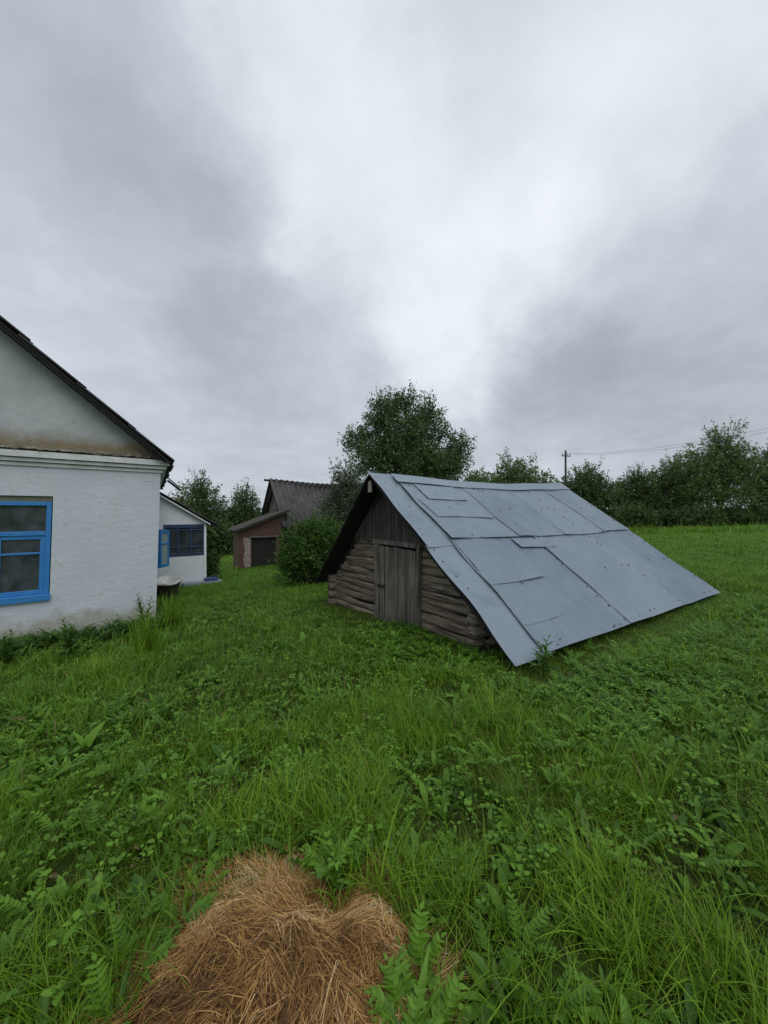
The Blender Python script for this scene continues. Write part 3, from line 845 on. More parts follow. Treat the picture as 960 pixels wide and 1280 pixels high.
# front wall
WA = 0.45                                             # set back under the roof
def shed_roof_z(w):
    # underside of the roof above the wall plane
    wr = (Vector((R0.x, R0.y, 0)) - E0).dot(sv)
    wl_ = (Vector((L0.x, L0.y, 0)) - E0).dot(sv)
    if w <= wr: return P0.z + (R0.z - P0.z) * w / wr - .12
    return R0.z + (L0.z - R0.z) * (w - wr) / (wl_ - wr) - .12
dw0, dw1 = 2.06, 3.08                                 # door opening
dmid = SP(WA, 2.6, 0)
d_top = at(500, 682, SP(WA, 2.6, 0).y).z
d_bot = at(500, 785, SP(WA, 2.6, 0).y).z
wR, wL = 0.84, 5.02
LOGTOP = d_top - 0.0
def wobble_log(mb, w0, w1, z, r, a=WA, seed=0, slope=0.0):
    rr = random.Random(seed); n = 22; seg = 12
    vs = []
    p1, p2, p3 = rr.uniform(0, 6), rr.uniform(0, 6), rr.uniform(0, 6)
    for i in range(n + 1):
        t = i / n; w = w0 + (w1 - w0) * t
        zc = z + slope * (w - w0) + .009 * sin(w * 2.1 + p1) + .004 * sin(w * 5 + p2)
        rad = r * (1 + .12 * sin(w * 2.3 + p3) + .05 * sin(w * 7 + p1)) * (0.94 + .12 * t)
        for k in range(seg):
            th = 2 * pi * k / seg
            lump = 1 + .07 * sin(2 * th + w * 1.3 + p2) + .05 * sin(3 * th + p1 + w * 4)
            vs.append(SP(a - cos(th) * rad * .46 * lump, w, zc + sin(th) * rad * 1.02 * lump))
    fs = [(i * seg + k, i * seg + (k + 1) % seg, (i + 1) * seg + (k + 1) % seg, (i + 1) * seg + k) for i in range(n) for k in range(seg)]
    fs += [tuple(range(seg)), tuple(n * seg + k for k in range(seg))[::-1]]
    mb.add(vs, fs, True)
mb = MB()
zl = d_bot + 0.02
rr = random.Random(8)
i = 0
while zl < LOGTOP + .06:
    r = rr.uniform(.052, .072)
    z = zl + r
    # right-hand side of the door, cut off by the roof
    wmax = wR
    while wmax < dw0 and shed_roof_z(wmax) < z + r * .3: wmax += .03
    if wmax < dw0 - .1: wobble_log(mb, wmax - .04 if i % 2 else wmax - .0, dw0 - .035, z, r, WA + rr.uniform(-.012, .012), 50 + i, slope=-.012)
    wmx = wL
    while wmx > dw1 and shed_roof_z(wmx) < z + r * .3: wmx -= .03
    if wmx > dw1 + .1: wobble_log(mb, dw1 + .05, wmx, z - .03, r * .97, WA + rr.uniform(-.012, .012), 80 + i, slope=-.02)
    zl += 2 * r * 1.0; i += 1
# lower courses left of the door, where the ground falls away
zl = d_bot - .02; i = 0
while zl > -0.75:
    r = rr.uniform(.06, .08); z = zl - r
    wobble_log(mb, dw1 + .05, wL, z - .01, r, WA + rr.uniform(-.012, .012), 120 + i, slope=-.02)
    zl -= 2 * r * 1.06; i += 1
# log ends crossing at the left corner, and long side walls
for w_ in (wL - .06, wR + .06):
    zz_ = -.6 if w_ > 3 else -.2; j = 0
    while zz_ < shed_roof_z(w_) - .08:
        q0 = SP(WA - .14, w_, zz_); q1 = SP(5.3, w_, zz_)
        mb.tube([q0, q0.lerp(q1, .3), q0.lerp(q1, .7), q1], [.085, .09, .088, .085], 8)
        zz_ += .165; j += 1
mb.build('log_wall', M_log, shed)
mb = MB()      # daub backing behind the logs so no gaps show light
mb.prism([SP(WA + .06, wR, -.6), SP(WA + .06, wR, shed_roof_z(wR)), SP(WA + .06, 2.82, shed_roof_z(2.82)), SP(WA + .06, wL, shed_roof_z(wL)), SP(WA + .06, wL, -.9)], su * .05)
mb.build('backing', M_board_dark, shed)
mb = MB()      # thick bottom log
for w0, w1, z, r, sd_ in ((wR - .05, dw0 + .25, d_bot - .02, .125, 1), (dw0 + .2, dw1 + .1, d_bot - .12, .11, 2)):
    wobble_log(mb, w0, w1, z, r, WA - .02, 200 + sd_, slope=-.01)
wobble_log(mb, wR - .05, dw0 + .1, d_bot - .22, .12, WA - .01, 210, 0)
mb.build('sill_log', M_sill, shed)
# gable planks
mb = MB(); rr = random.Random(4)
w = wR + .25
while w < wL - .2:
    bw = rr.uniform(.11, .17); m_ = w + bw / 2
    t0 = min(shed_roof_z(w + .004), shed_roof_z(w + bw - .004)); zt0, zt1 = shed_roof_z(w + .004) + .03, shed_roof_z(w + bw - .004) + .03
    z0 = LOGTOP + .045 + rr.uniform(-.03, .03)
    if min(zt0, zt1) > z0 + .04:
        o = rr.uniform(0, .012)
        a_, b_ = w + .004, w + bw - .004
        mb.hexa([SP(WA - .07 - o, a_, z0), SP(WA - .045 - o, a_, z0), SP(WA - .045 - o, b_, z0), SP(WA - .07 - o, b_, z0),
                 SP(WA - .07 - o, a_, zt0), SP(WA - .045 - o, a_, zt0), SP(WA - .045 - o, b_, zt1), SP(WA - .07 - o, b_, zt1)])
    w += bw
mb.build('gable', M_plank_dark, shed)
# door
mb = MB()
mb.obox(SP(WA - .11, dw1 - .0, d_bot - .05), sv * .14, su * .12, Z * (LOGTOP + .02 - d_bot + .05))
mb.obox(SP(WA - .10, dw0 - .06, d_bot - .12), sv * .07, su * .12, Z * (LOGTOP + .0 - d_bot + .12))
mb.obox(SP(WA - .115, dw0 - .10, LOGTOP + .0), sv * (dw1 - dw0 + .30), su * .09, Z * .075)
mb.build('door_frame', M_plank, shed, .006)
mb = MB(); w = dw0 + .015; rr = random.Random(14)
while w < dw1 - .05:
    bw = min(rr.uniform(.10, .19), dw1 - .004 - w); o = rr.uniform(0, .014)
    zb_ = d_bot + rr.uniform(-.03, .03) - .03 * (w < 2.5)
    mb.obox(SP(WA - .085 - o, w, zb_), sv * (bw - .007), su * .028, Z * (LOGTOP - .02 - rr.uniform(0, .03) - zb_))
    w += bw
door = mb.build('door', M_plank, shed, .003)
mb = MB(); mb.obox(SP(WA - .118, dw1 - .16, d_bot + .62), sv * .16, su * .012, Z * .045); mb.tube([SP(WA - .13, dw1 - .03, d_bot + .60), SP(WA - .15, dw1 - .03, d_bot + .64), SP(WA - .13, dw1 - .03, d_bot + .68)], .008, 6)
mb.build('hasp', M_iron, door)
mb = MB()      # board laid along the foot of the door
mb.obox(SP(WA - .135, dw0 + .0, d_bot + .01), sv * (dw1 - dw0 - .1) + Z * .05, su * .03, Z * .05); mb.build('batten', M_plank, door)
pz = at(462, 611, 6.2); mb = MB()
tq = SP(.02, 2.80, pz.z - .05)
mb.prism([tq, tq + sv * .11, tq + sv * .10 + Z * .17, tq + sv * .03 + Z * .19, tq - sv * .0 + Z * .12], su * .012); mb.build('tin_plate', M_tin, shed)
FOOT.append([tuple(SP(WA - .1, .75, 0)[:2]), tuple(SP(WA - .1, 5.1, 0)[:2]), tuple(SP(5.4, 5.1, 0)[:2]), tuple(SP(5.4, .75, 0)[:2])])
EAVEPOLY = [tuple(SP(-.15, .15, 0)[:2]), tuple(SP(6.2, .15, 0)[:2]), tuple(SP(6.2, -.45, 0)[:2]), tuple(SP(-.15, -.45, 0)[:2])]
DOORPOLY = [tuple(SP(-.6, .3, 0)[:2]), tuple(SP(-.6, 5.2, 0)[:2]), tuple(SP(.6, 5.2, 0)[:2]), tuple(SP(.6, .3, 0)[:2])]
SHEDPOLY = [tuple(SP(.0, 0.12, 0)[:2]), tuple(SP(.0, 5.3, 0)[:2]), tuple(SP(5.7, 5.3, 0)[:2]), tuple(SP(5.8, .12, 0)[:2])]

# ---------------------------------------------------------------- barn and brick lean-to
bu = Vector((.82, .57, 0)).normalized(); bv = Vector((bu.y, -bu.x, 0))     # bv points to the camera side
BN = at(337, 598, 21.0); BW = 2.05
bz_e = at(352, 659, 19.6).z
bg = float(zt(-5.5, 20))
barn = thing('barn', 'old timber barn with steep corrugated dark grey roof behind the bush', 'barn', (BN.x, BN.y, bg))
BL = 7.0
ridge = Vector((BN.x, BN.y, 0))
def BP(a, w, z): return ridge + bu * a + bv * w + Z * z
slope = BP(0, BW, bz_e) - BP(0, 0, BN.z)
sagf = lambda a, b: -0.22 * sin(pi * min(1, a * .9)) * (1 - b) ** 1.5 - .05 * sin(5 * a)* (1-b)
corrugated('roof', BP(0, .01, BN.z), bu, slope, BL, slope.length, M_barnroof, barn, amp=.06, wl=.30, thick=.02, sag=sagf, rows=1)
slope2 = BP(0, -BW, bz_e) - BP(0, 0, BN.z)
corrugated('roof', BP(0, -.01, BN.z), bu, slope2, BL, slope2.length, M_barnroof, barn, amp=.06, wl=.30, thick=.02, sag=sagf, rows=1)
mb = MB()
for i in range(20):
    w0 = -BW + .12 + i * (2 * BW - .24) / 20; w1 = w0 + (2 * BW - .24) / 20 - .012
    zr = lambda w: BN.z + (bz_e - BN.z) * abs(w) / BW - .10
    z1 = min(zr(w0), zr(w1))
    mb.hexa([BP(.35, w0, bz_e - .25), BP(.38, w0, bz_e - .25), BP(.38, w1, bz_e - .25), BP(.35, w1, bz_e - .25), BP(.35, w0, zr(w0)), BP(.38, w0, zr(w0)), BP(.38, w1, zr(w1)), BP(.35, w1, zr(w1))])
mb.build('gable', M_plank, barn)
mb = MB()
for w in (BW - .25, -BW + .25):
    mb.obox(BP(.4, w, bg - .6), bu * (BL - .8), bv * .15, Z * (bz_e + .1 - bg + .6))
mb.obox(BP(.4, -BW + .26, bg - .6), bu * .15, bv * (2 * BW - .55), Z * (bz_e - bg + .3)); mb.obox(BP(BL - .5, -BW + .26, bg - .6), bu * .15, bv * (2 * BW - .55), Z * (bz_e - bg + .8))
mb.build('wall', M_plank_dark, barn)
mb = MB(); mb.tube([BP(-.3, 0, BN.z - .10), BP(BL * .2, 0, BN.z - .16)], .06, 7)
for sgn in (1, -1):
    q0 = BP(-.01, .05 * sgn, BN.z - .09); q1 = BP(-.01, BW * sgn, bz_e - .07); mb.obox(q0, q1 - q0, bu * .035, -Z * .13)
mb.build('ridge_beam', M_board_dark, barn)

LR = Vector((-5.1, 19.55, 0)); lz = float(zt(-6, 19))
lean = thing('brick_outhouse', 'small red brick outhouse with a dark door and a one-sided mossy roof', 'outhouse', (LR.x, LR.y, lz))
def LP(s, dep, z): return LR - bu * s - bv * dep + Z * z
LWD = 2.2
lt_r = at(352, 642, 19.55).z; lt_l = at(298, 664, 18.3).z
LD = 1.1
door_s0, door_s1 = .42, 1.62; dz0, dz1 = lz + .02, lz + 1.42
mb = MB()
zl0 = lz - .4
topz = lambda s: lt_r + (lt_l - lt_r) * s / LWD
ss = [0, door_s0, door_s1, LWD]
mb.quad(LP(door_s0, 0, zl0), LP(0, 0, zl0), LP(0, 0, topz(0)), LP(door_s0, 0, topz(door_s0)))
mb.quad(LP(LWD, 0, zl0), LP(door_s1, 0, zl0), LP(door_s1, 0, topz(door_s1)), LP(LWD, 0, topz(LWD)))
mb.quad(LP(door_s1, 0, dz1), LP(door_s0, 0, dz1), LP(door_s0, 0, topz(door_s0)), LP(door_s1, 0, topz(door_s1)))
mb.quad(LP(LWD, LD, zl0), LP(LWD, 0, zl0), LP(LWD, 0, topz(LWD)), LP(LWD, LD, topz(LWD)))
mb.quad(LP(LWD, LD, zl0), LP(0, LD, zl0), LP(0, LD, topz(0)), LP(LWD, LD, topz(LWD)))
mb.quad(LP(0, LD, zl0), LP(0, 0, zl0), LP(0, 0, topz(0)), LP(0, LD, topz(0)))
for s in (door_s0, door_s1): mb.quad(LP(s, 0, dz0 - .4), LP(s, .2, dz0 - .4), LP(s, .2, dz1), LP(s, 0, dz1))
mb.build('wall', M_brick, lean)
mb = MB()      # flaking limewash left of the door: thin plaster skin
rr = random.Random(2); n = 14; pl = []
for i in range(n + 1): pl.append((door_s1 + .03 + rr.uniform(0, .03), lz + .02 + 1.42 * i / n))
for i in range(n + 1): pl.append((door_s1 + .36 + rr.uniform(-.05, .05), lz + 1.42 - 1.42 * i / n))
mb.prism([LP(s, -.004, z) for s, z in pl], bv * .012); mb.build('limewash', M_lime, lean)
mb = MB()
for i in range(7):
    s = door_s0 + .01 + i * (door_s1 - door_s0 - .02) / 7
    mb.obox(LP(s, .10, dz0 - .03), -bu * ((door_s1 - door_s0 - .02) / 7 - .008), -bv * .03, Z * (dz1 - dz0 + .02))
mb.build('door', M_rust_door, lean)
mb = MB(); mb.obox(LP(door_s0 - .18, -.003, dz1 + .003), -bu * (door_s1 - door_s0 + .32), bv * .07, Z * .07); mb.build('lintel', M_plank, lean)
mb = MB()      # roof of overlapping boards and tiles
nrow = 9
A = LP(-.25, -.28, topz(-.25) + .10); B = LP(LWD + .22, -.28, topz(LWD + .22) + .10); dn = B - A
nr = dn.cross(bv).normalized(); nr = nr if nr.z > 0 else -nr
for i in range(nrow):
    q = A + dn * (i / nrow)
    for j in range(4):
        h = random.uniform(0, .012)
        mb.obox(q - bv * (j * .42) + nr * (.02 + h), dn / nrow * 1.06 - nr * .02, -bv * .415, nr * .035)
mb.build('roof', M_tile_moss, lean)
mb = MB(); mb.obox(A - nr * .012 - bv * .02, dn * .98, -bv * (LD + .4), -nr * .05); mb.build('roof_boards', M_plank_dark, lean)
FOOT.append([tuple(LP(0, 0, 0)[:2]), tuple(LP(LWD, 0, 0)[:2]), tuple(LP(LWD, LD, 0)[:2]), tuple(LP(0, LD, 0)[:2])])
FOOT.append([tuple(BP(.4, BW - .2, 0)[:2]), tuple(BP(BL, BW - .2, 0)[:2]), tuple(BP(BL, -BW, 0)[:2]), tuple(BP(.4, -BW, 0)[:2])])

# ---------------------------------------------------------------- trees and bushes
def leaf_quads(root, dirv, L, W, rg):
    N = len(root)
    d = dirv / np.linalg.norm(dirv, axis=1, keepdims=True)
    r = rg.normal(size=(N, 3)); s = np.cross(d, r); s /= np.linalg.norm(s, axis=1, keepdims=True) + 1e-9
    nn = np.cross(d, s)
    mid = root + d * (L * .45)[:, None]
    V = np.stack([root, mid - s * (W / 2)[:, None] + nn * (W * .15)[:, None], root + d * L[:, None], mid + s * (W / 2)[:, None] + nn * (W * .15)[:, None]], 1)
    return V.reshape(-1, 3), np.arange(4 * N).reshape(N, 4)

def tree(name, label, cat, base, lobes, sprays, leafL, mtl, trunk_r=.15, trunk_h=None, seed=0, group=None, spray_len=(.3, .6), per=12, stems=1, shell=.42, tint=(0, .9), upw=.55, leafw=.5, twig=.3, tall_sprigs=0, core=0.0):
    rg = np.random.default_rng(seed); rr = random.Random(seed)
    base = Vector(base); root = thing(name, label, cat, base, group)
    B = np.array(base); L = np.array(lobes, float)
    wgt = (L[:, 3] * L[:, 4] * L[:, 5]) ** (2 / 3); wgt /= wgt.sum()
    li = rg.choice(len(L), sprays, p=wgt)
    u = rg.normal(size=(sprays, 3)); u /= np.linalg.norm(u, axis=1, keepdims=True)
    rad = rg.random(sprays) ** shell
    # lumpy crowns: radius modulated by direction
    lump = 1 + .28 * np.sin(3 * np.arctan2(u[:, 1], u[:, 0]) + li * 2.1) * np.cos(4 * u[:, 2] + li) + .12 * np.sin(7 * u[:, 0] + 5 * u[:, 2] + li)
    P = L[li, :3] + u * L[li, 3:] * (rad * lump)[:, None]
    D = u * .8 + np.array([0, 0, upw]) + rg.normal(size=(sprays, 3)) * .45
    D /= np.linalg.norm(D, axis=1, keepdims=True)
    SL = rg.uniform(*spray_len, sprays) * (0.75 + .25 * np.cbrt(L[li, 3] * L[li, 4] * L[li, 5]))
    keep = P[:, 2] > 0.05
    P, D, SL, li = P[keep], D[keep], SL[keep], li[keep]; n = len(P)
    topi = []
    if tall_sprigs:
        topi = np.argsort(-(P[:, 2] + rg.normal(size=n) * .5))[:tall_sprigs]; SL[topi] *= 1.5; D[topi] = D[topi] * .6 + np.array([0, 0, .6])
    t = rg.random((n, per)); 
    pts = P[:, None, :] + D[:, None, :] * (SL[:, None] * t)[..., None] + rg.normal(size=(n, per, 3)) * (.075 + .03 * spray_len[1]) * (1 - .6 * t)[..., None] * (spray_len[1] / .6)
    dl = D[:, None, :] * .6 + rg.normal(size=(n, per, 3)) * .8 + np.array([0, 0, -.15])
    pts = pts.reshape(-1, 3); dl = dl.reshape(-1, 3); m_ = len(pts)
    LL = leafL * rg.uniform(.6, 1.3, m_); WW = LL * leafw * rg.uniform(.8, 1.2, m_)
    V, Qd = leaf_quads(pts + B, dl, LL, WW, rg)
    st = np.repeat(rg.uniform(0, 1, n), per)
    tn = tint[0] + (tint[1] - tint[0]) * np.clip(.55 * st + .45 * rg.random(m_), 0, 1)
    np_mesh('crown', V, Qd, mtl, root, np.repeat(tn, 4))
    mb = MB()
    cz = min(l[2] for l in lobes); th = trunk_h or max(.3, cz * .7)
    for s in range(stems):
        ox, oy = (0, 0) if stems == 1 else (rr.uniform(-.3, .3), rr.uniform(-.3, .3))
        top = base + Vector((ox * 2 + rr.uniform(-.1, .1), oy * 2, th))
        bp = base + Vector((ox, oy, -.15))
        mb.tube([bp, bp.lerp(top, .15), bp.lerp(top, .5) + Vector((rr.uniform(-.1, .1) * th * .2, 0, 0)), top], [trunk_r * 1.35, trunk_r * 1.05, trunk_r * .9, trunk_r * .75], 8)
        for l in lobes:
            if stems > 1 and rr.random() > .6: continue
            c = base + Vector(l[:3]); m1 = top.lerp(c, .5) + Vector((rr.uniform(-.15, .15), rr.uniform(-.15, .15), rr.uniform(-.1, .2))) * l[3]
            mb.tube([top - Z * .05, m1, c, c + Vector((rr.uniform(-.3, .3), rr.uniform(-.3, .3), .55)) * l[5]], [trunk_r * .6, trunk_r * .42, trunk_r * .25, trunk_r * .1], 6)
    pick = list(rg.choice(n, max(1, int(n * twig * .25)), replace=False)) + list(topi[:40])
    for k in pick:
        c = base + Vector(L[li[k], :3]); e_ = base + Vector(P[k] + D[k] * SL[k] * .9); m1 = c.lerp(Vector(P[k]) + base, .6) - Z * .05
        mb.tube([c, m1, e_], [trunk_r * .13, trunk_r * .08, trunk_r * .03], 4, cap=False)
    mb.build('trunk', M_bark, root)
    return root

def ground_at(px, Y):
    x = (px - CX) / F * Y; return Vector((x, Y, float(zt(x, Y))))

# big tree behind the shed
b = ground_at(506, 20); S = 20 / F
def lob(px, py, Y, rpx, rpy, b, dy=0.0, depth=1.0):
    p = at(px, py, Y); return (p.x - b.x, dy, p.z - b.z, rpx * Y / F, rpx * Y / F * depth, rpy * Y / F)
lobes = [lob(505, 552, 20, 38, 34, b), lob(449, 551, 20, 17, 14, b, .3), lob(466, 578, 20, 22, 20, b, -.6), lob(484, 514, 20, 19, 12, b), lob(470, 530, 20, 14, 12, b, .5), lob(533, 521, 20, 18, 13, b, .4), lob(508, 506, 20, 12, 8, b, .2),
         lob(574, 566, 20, 13, 20, b, .2), lob(556, 585, 20, 22, 20, b, .5), lob(520, 588, 20, 42, 26, b, -.3), lob(552, 545, 20, 10, 9, b, -.2)]
tree('leafy_tree', 'tall spreading dark green tree rising right behind the metal roofed shed', 'tree', b, lobes, 3000, .125, M_crown_dark, .2, 2.6, 31, spray_len=(.3, .75), per=17, tall_sprigs=170, shell=.5)
# pale tree left of the ridge
b = ground_at(430, 15.5)
lobes = [lob(434, 607, 15.5, 15, 17, b), lob(420, 632, 15.5, 14, 18, b, .2), lob(446, 634, 15.5, 18, 24, b), lob(430, 655, 15.5, 20, 22, b)]
tree('willow_shrub', 'pale grey-green feathery young tree between barn roof and shed ridge', 'tree', b, lobes, 900, .14, M_crown_pale, .07, .8, 32, spray_len=(.3, .65), per=14, tall_sprigs=50, leafw=.3)
# round bush
b = ground_at(386, 12.2)
Yb = 12.2
lobes = [lob(386, 690, Yb, 32, 32, b), lob(372, 706, Yb, 23, 24, b, -.2), lob(404, 700, Yb, 24, 28, b, .1), lob(392, 670, Yb, 23, 17, b, .1), lob(412, 672, Yb, 18, 16, b, .3)]
tree('round_bush', 'dense rounded green bush between the brick outhouse and the log shed', 'bush', b, lobes, 2300, .085, M_bush, .05, .35, 33, spray_len=(.12, .34), per=13, stems=4, shell=.3, upw=.5, tall_sprigs=60, twig=.1)
# trees behind the porch
for k, (px, top, hw, Y, mt_, lb) in enumerate([
    (251, 600, 30, 31, M_crown_dark, 'dark tree with a pointed top directly behind the porch roof'),
    (306, 612, 24, 33, M_crown_dark, 'dark round tree between porch roof and barn gable'),
    (226, 613, 15, 28, M_crown_mid, 'thin sparse treetop peeking over the porch roof by the house eave')]):
    b = ground_at(px, Y); ht = at(px, top, Y).z - b.z; w = hw * Y / F
    lobes = [(0, 0, ht * .80, w * .42, w * .42, ht * .20), (-w * .35, 0, ht * .58, w * .55, w * .6, ht * .22), (w * .4, .3, ht * .52, w * .6, w * .6, ht * .24), (0, -.2, ht * .32, w * .95, w * .8, ht * .26), (w * .1, 0, ht * .16, w * .9, w * .8, ht * .15)]
    tree('yard_tree', lb, 'tree', b, lobes, (1700, 1400, 300)[k], .18, mt_, .13, ht * .3, 40 + k, 'trees behind the porch and barn', spray_len=(.35, .8), per=13, tall_sprigs=40)
for k, (px, Y, h, w, lb) in enumerate([(274, 30, 2.6, 2.0, 'dark low shrub in the gap between the porch and the outhouse'),
                                       (292, 36, 3.0, 2.6, 'broad dark shrub at the back of the yard left of the outhouse')]):
    b = ground_at(px, Y)
    tree('hedge_shrub', lb, 'shrub', b, [(0, 0, h * .5, w * .55, w * .5, h * .5), (-w * .3, 0, h * .35, w * .4, w * .4, h * .35), (w * .3, 0, h * .4, w * .4, w * .4, h * .4)], 560, .19, M_crown_dark, .06, .5, 60 + k, 'hedge shrubs at the back of the yard', per=12, stems=3)
b = ground_at(264, PC.y + .9)
tree('porch_shrub', 'small dark leafy shrub against the right wall of the white porch', 'shrub', b, [(0, 0, .45, .2, .25, .42), (.02, .1, .75, .14, .2, .3)], 220, .10, M_crown_dark, .02, .2, 70, per=10, stems=2, spray_len=(.1, .25))
# trees along the far edge of the meadow on the right
row = [  # px, top, half width, distance, material, label
    (648, 578, 50, 38, M_crown_mid, 'light green bushy tree showing above the right half of the shed ridge'),
    (600, 594, 34, 36, M_crown_mid, 'low light green tree showing just above the middle of the shed ridge'),
    (733, 584, 36, 40, M_crown_dark, 'dark round tree right of the utility pole'),
    (792, 590, 32, 45, M_crown_dark, 'dark narrow tree in the middle of the far meadow edge'),
    (838, 578, 34, 47, M_crown_mid, 'mid green tree standing just left of the tallest meadow tree'),
    (895, 538, 52, 43, M_crown_mid, 'tallest broad tree at the far meadow edge with wild top sprigs'),
    (968, 562, 40, 45, M_crown_dark, 'tree at the right end of the far meadow edge'),
    (1040, 540, 45, 46, M_crown_dark, 'tree beyond the right end of the meadow edge')]
for k, (px, top, hw, Y, mt_, lb) in enumerate(row):
    b = ground_at(px, Y); ht = at(px, top, Y).z - b.z; w = hw * Y / F
    rr = random.Random(90 + k)
    lobes = [(rr.uniform(-.2, .2) * w, 0, ht * .80, w * .5, w * .5, ht * .19), (-w * .55, 0, ht * .60, w * .45, w * .5, ht * .20), (w * .55, .3, ht * .62, w * .45, w * .5, ht * .20),
             (0, 0, ht * .52, w * .66, w * .6, ht * .23), (-w * .4, -.4, ht * .30, w * .6, w * .6, ht * .20), (w * .45, .2, ht * .3, w * .55, w * .6, ht * .2)]
    tree('meadow_tree', lb, 'tree', b, lobes, int(1500 * (hw / 45) ** 1.2) + 350, .22, mt_, .16, ht * .25, 100 + k, 'trees along the far edge of the meadow', spray_len=(.3, .75), per=16, tall_sprigs=50, stems=2, shell=.5)
for k, (px, Y, h, w) in enumerate([(712, 38, 2.7, 3.6), (748, 41, 2.3, 3.4), (790, 42, 2.5, 3.6), (832, 43, 2.1, 3.4), (872, 41, 2.2, 3.6), (912, 42, 1.9, 3.8), (955, 42, 2.0, 3.6), (998, 43, 3, 4.4)]):
    b = ground_at(px, Y)
    lb = ['dark undergrowth shrub at the field edge behind the metal roof corner', 'dark undergrowth shrub below the tree right of the utility pole', 'dark undergrowth shrub under the narrow tree of the meadow edge', 'dark undergrowth shrub left of the tallest meadow tree',
          'dark undergrowth shrub under the left half of the tallest meadow tree', 'dark undergrowth shrub under the right half of the tallest meadow tree', 'dark undergrowth shrub at the right picture edge', 'dark undergrowth shrub just outside the right picture edge'][k]
    tree('undergrowth_shrub', lb, 'shrub', b, [(0, 0, h * .45, w * .5, w * .4, h * .45), (-w * .35, 0, h * .35, w * .35, w * .35, h * .33), (w * .35, 0, h * .35, w * .35, w * .35, h * .36)], 700, .22, M_crown_dark, .06, .4, 130 + k, 'undergrowth shrubs under the meadow trees', per=12, stems=3, spray_len=(.3, .7))

# ---------------------------------------------------------------- utility pole and wires
b = ground_at(707, 56); tp = at(707, 563, 56)
pole = thing('utility_pole', 'thin dark wooden utility pole rising above the tree line', 'utility pole', b)
mb = MB(); mb.tube([b - Z * .3, tp], [.19, .13], 8); mb.build('shaft', M_pole, pole)
ca = Vector((.95, .3, 0)).normalized()
mb = MB(); mb.obox(tp - ca * .8 - Z * .9 - Vector((0, .2, 0)), ca * 1.6, Vector((0, .1, 0)), Z * .12); mb.build('crossarm', M_pole, pole)
for k_ in (-.7, -.25, .25, .7):
    mb = MB(); q = tp + ca * k_ - Z * .78 - Vector((0, .15, 0)); mb.tube([q, q + Z * .18, q + Z * .32], [.03, .06, .05], 6); mb.build('insulator', M_wire, pole)
mb = MB()
for k_, dy_ in ((-.7, 0), (.7, 6)):
    q = tp + ca * k_ - Z * .5 - Vector((0, .15, 0)); e_ = at(1090, 505 + dy_, 26)
    pts = [q.lerp(e_, i / 14) - Z * (1.0 * 4 * (i / 14) * (1 - i / 14)) for i in range(15)]
    mb.tube(pts, .011, 4)
pw_ = mb.build('power_line', M_wire, None, org=tp); tag(pw_, 'thin power lines running from the pole across the sky to the right', 'power line')

# ---------------------------------------------------------------- hay heap
HC = (-.37, 1.25)
def hayz(x, y):
    x = np.asarray(x, float); y = np.asarray(y, float)
    d1 = np.sqrt(((x - HC[0]) / .50) ** 2 + ((y - HC[1]) / .47) ** 2)
    d2 = np.sqrt(((x + .06) / .17) ** 2 + ((y - 1.42) / .19) ** 2)
    h = .13 * np.clip(1 - d1 ** 1.35, -.4, 1) + .032 * np.clip(1 - d1 ** 3, 0, 1) * (vnoise(x, y, 15, .17) - .3) * 2 
    h2 = .13 * np.clip(1 - d2 ** 2, -.4, 1)
    h = np.maximum(h, h2)
    notch = np.exp(-(((x + .22) / .07) ** 2 + ((y - 1.62) / .10) ** 2)) * .10
    return zt(x, y) + h - notch + .055 * (vnoise(x, y, 3, .12) - .5) + .02 * (vnoise(x, y, 4, .04) - .5)
gx = np.linspace(-1.0, .25, 90); gy = np.linspace(.6, 1.85, 90)
XX, YY = np.meshgrid(gx, gy, indexing='ij'); ZZ = hayz(XX, YY)
V = np.stack([XX, YY, ZZ], -1).reshape(-1, 3); i2 = np.arange(8100).reshape(90, 90)
Qh = np.stack([i2[:-1, :-1], i2[1:, :-1], i2[1:, 1:], i2[:-1, 1:]], -1).reshape(-1, 4)
okv = (ZZ - zt(XX, YY) > -.01).ravel(); Qh = Qh[okv[Qh].all(1)]
acc = Acc(); acc.V.append(V); acc.Q.append(Qh); acc.T.append(np.full(len(V), .12)); acc.n = len(V)
rg = np.random.default_rng(77)
NBUN, NPER = 4200, 8
bx = rg.uniform(-.95, .2, NBUN); by2 = rg.uniform(.65, 1.8, NBUN)
x = np.repeat(bx, NPER) + rg.normal(size=NBUN * NPER) * .012; y = np.repeat(by2, NPER) + rg.normal(size=NBUN * NPER) * .012
bang = np.repeat(rg.normal(size=NBUN) * .75, NPER); blen = np.repeat(rg.uniform(.5, 1.25, NBUN), NPER); btin = np.repeat(rg.normal(size=NBUN) * .15, NPER); blift = np.repeat(rg.random(NBUN) ** 2 * .03, NPER)
hh = hayz(x, y) - zt(x, y)
k = hh > -.012 - .04 * rg.random(len(x)) ** 3
x, y, bang, blen, btin, blift = x[k], y[k], bang[k], blen[k], btin[k], blift[k]; N = len(x)
eps = .03
gxr = -(hayz(x + eps, y) - hayz(x - eps, y)); gyr = -(hayz(x, y + eps) - hayz(x, y - eps))
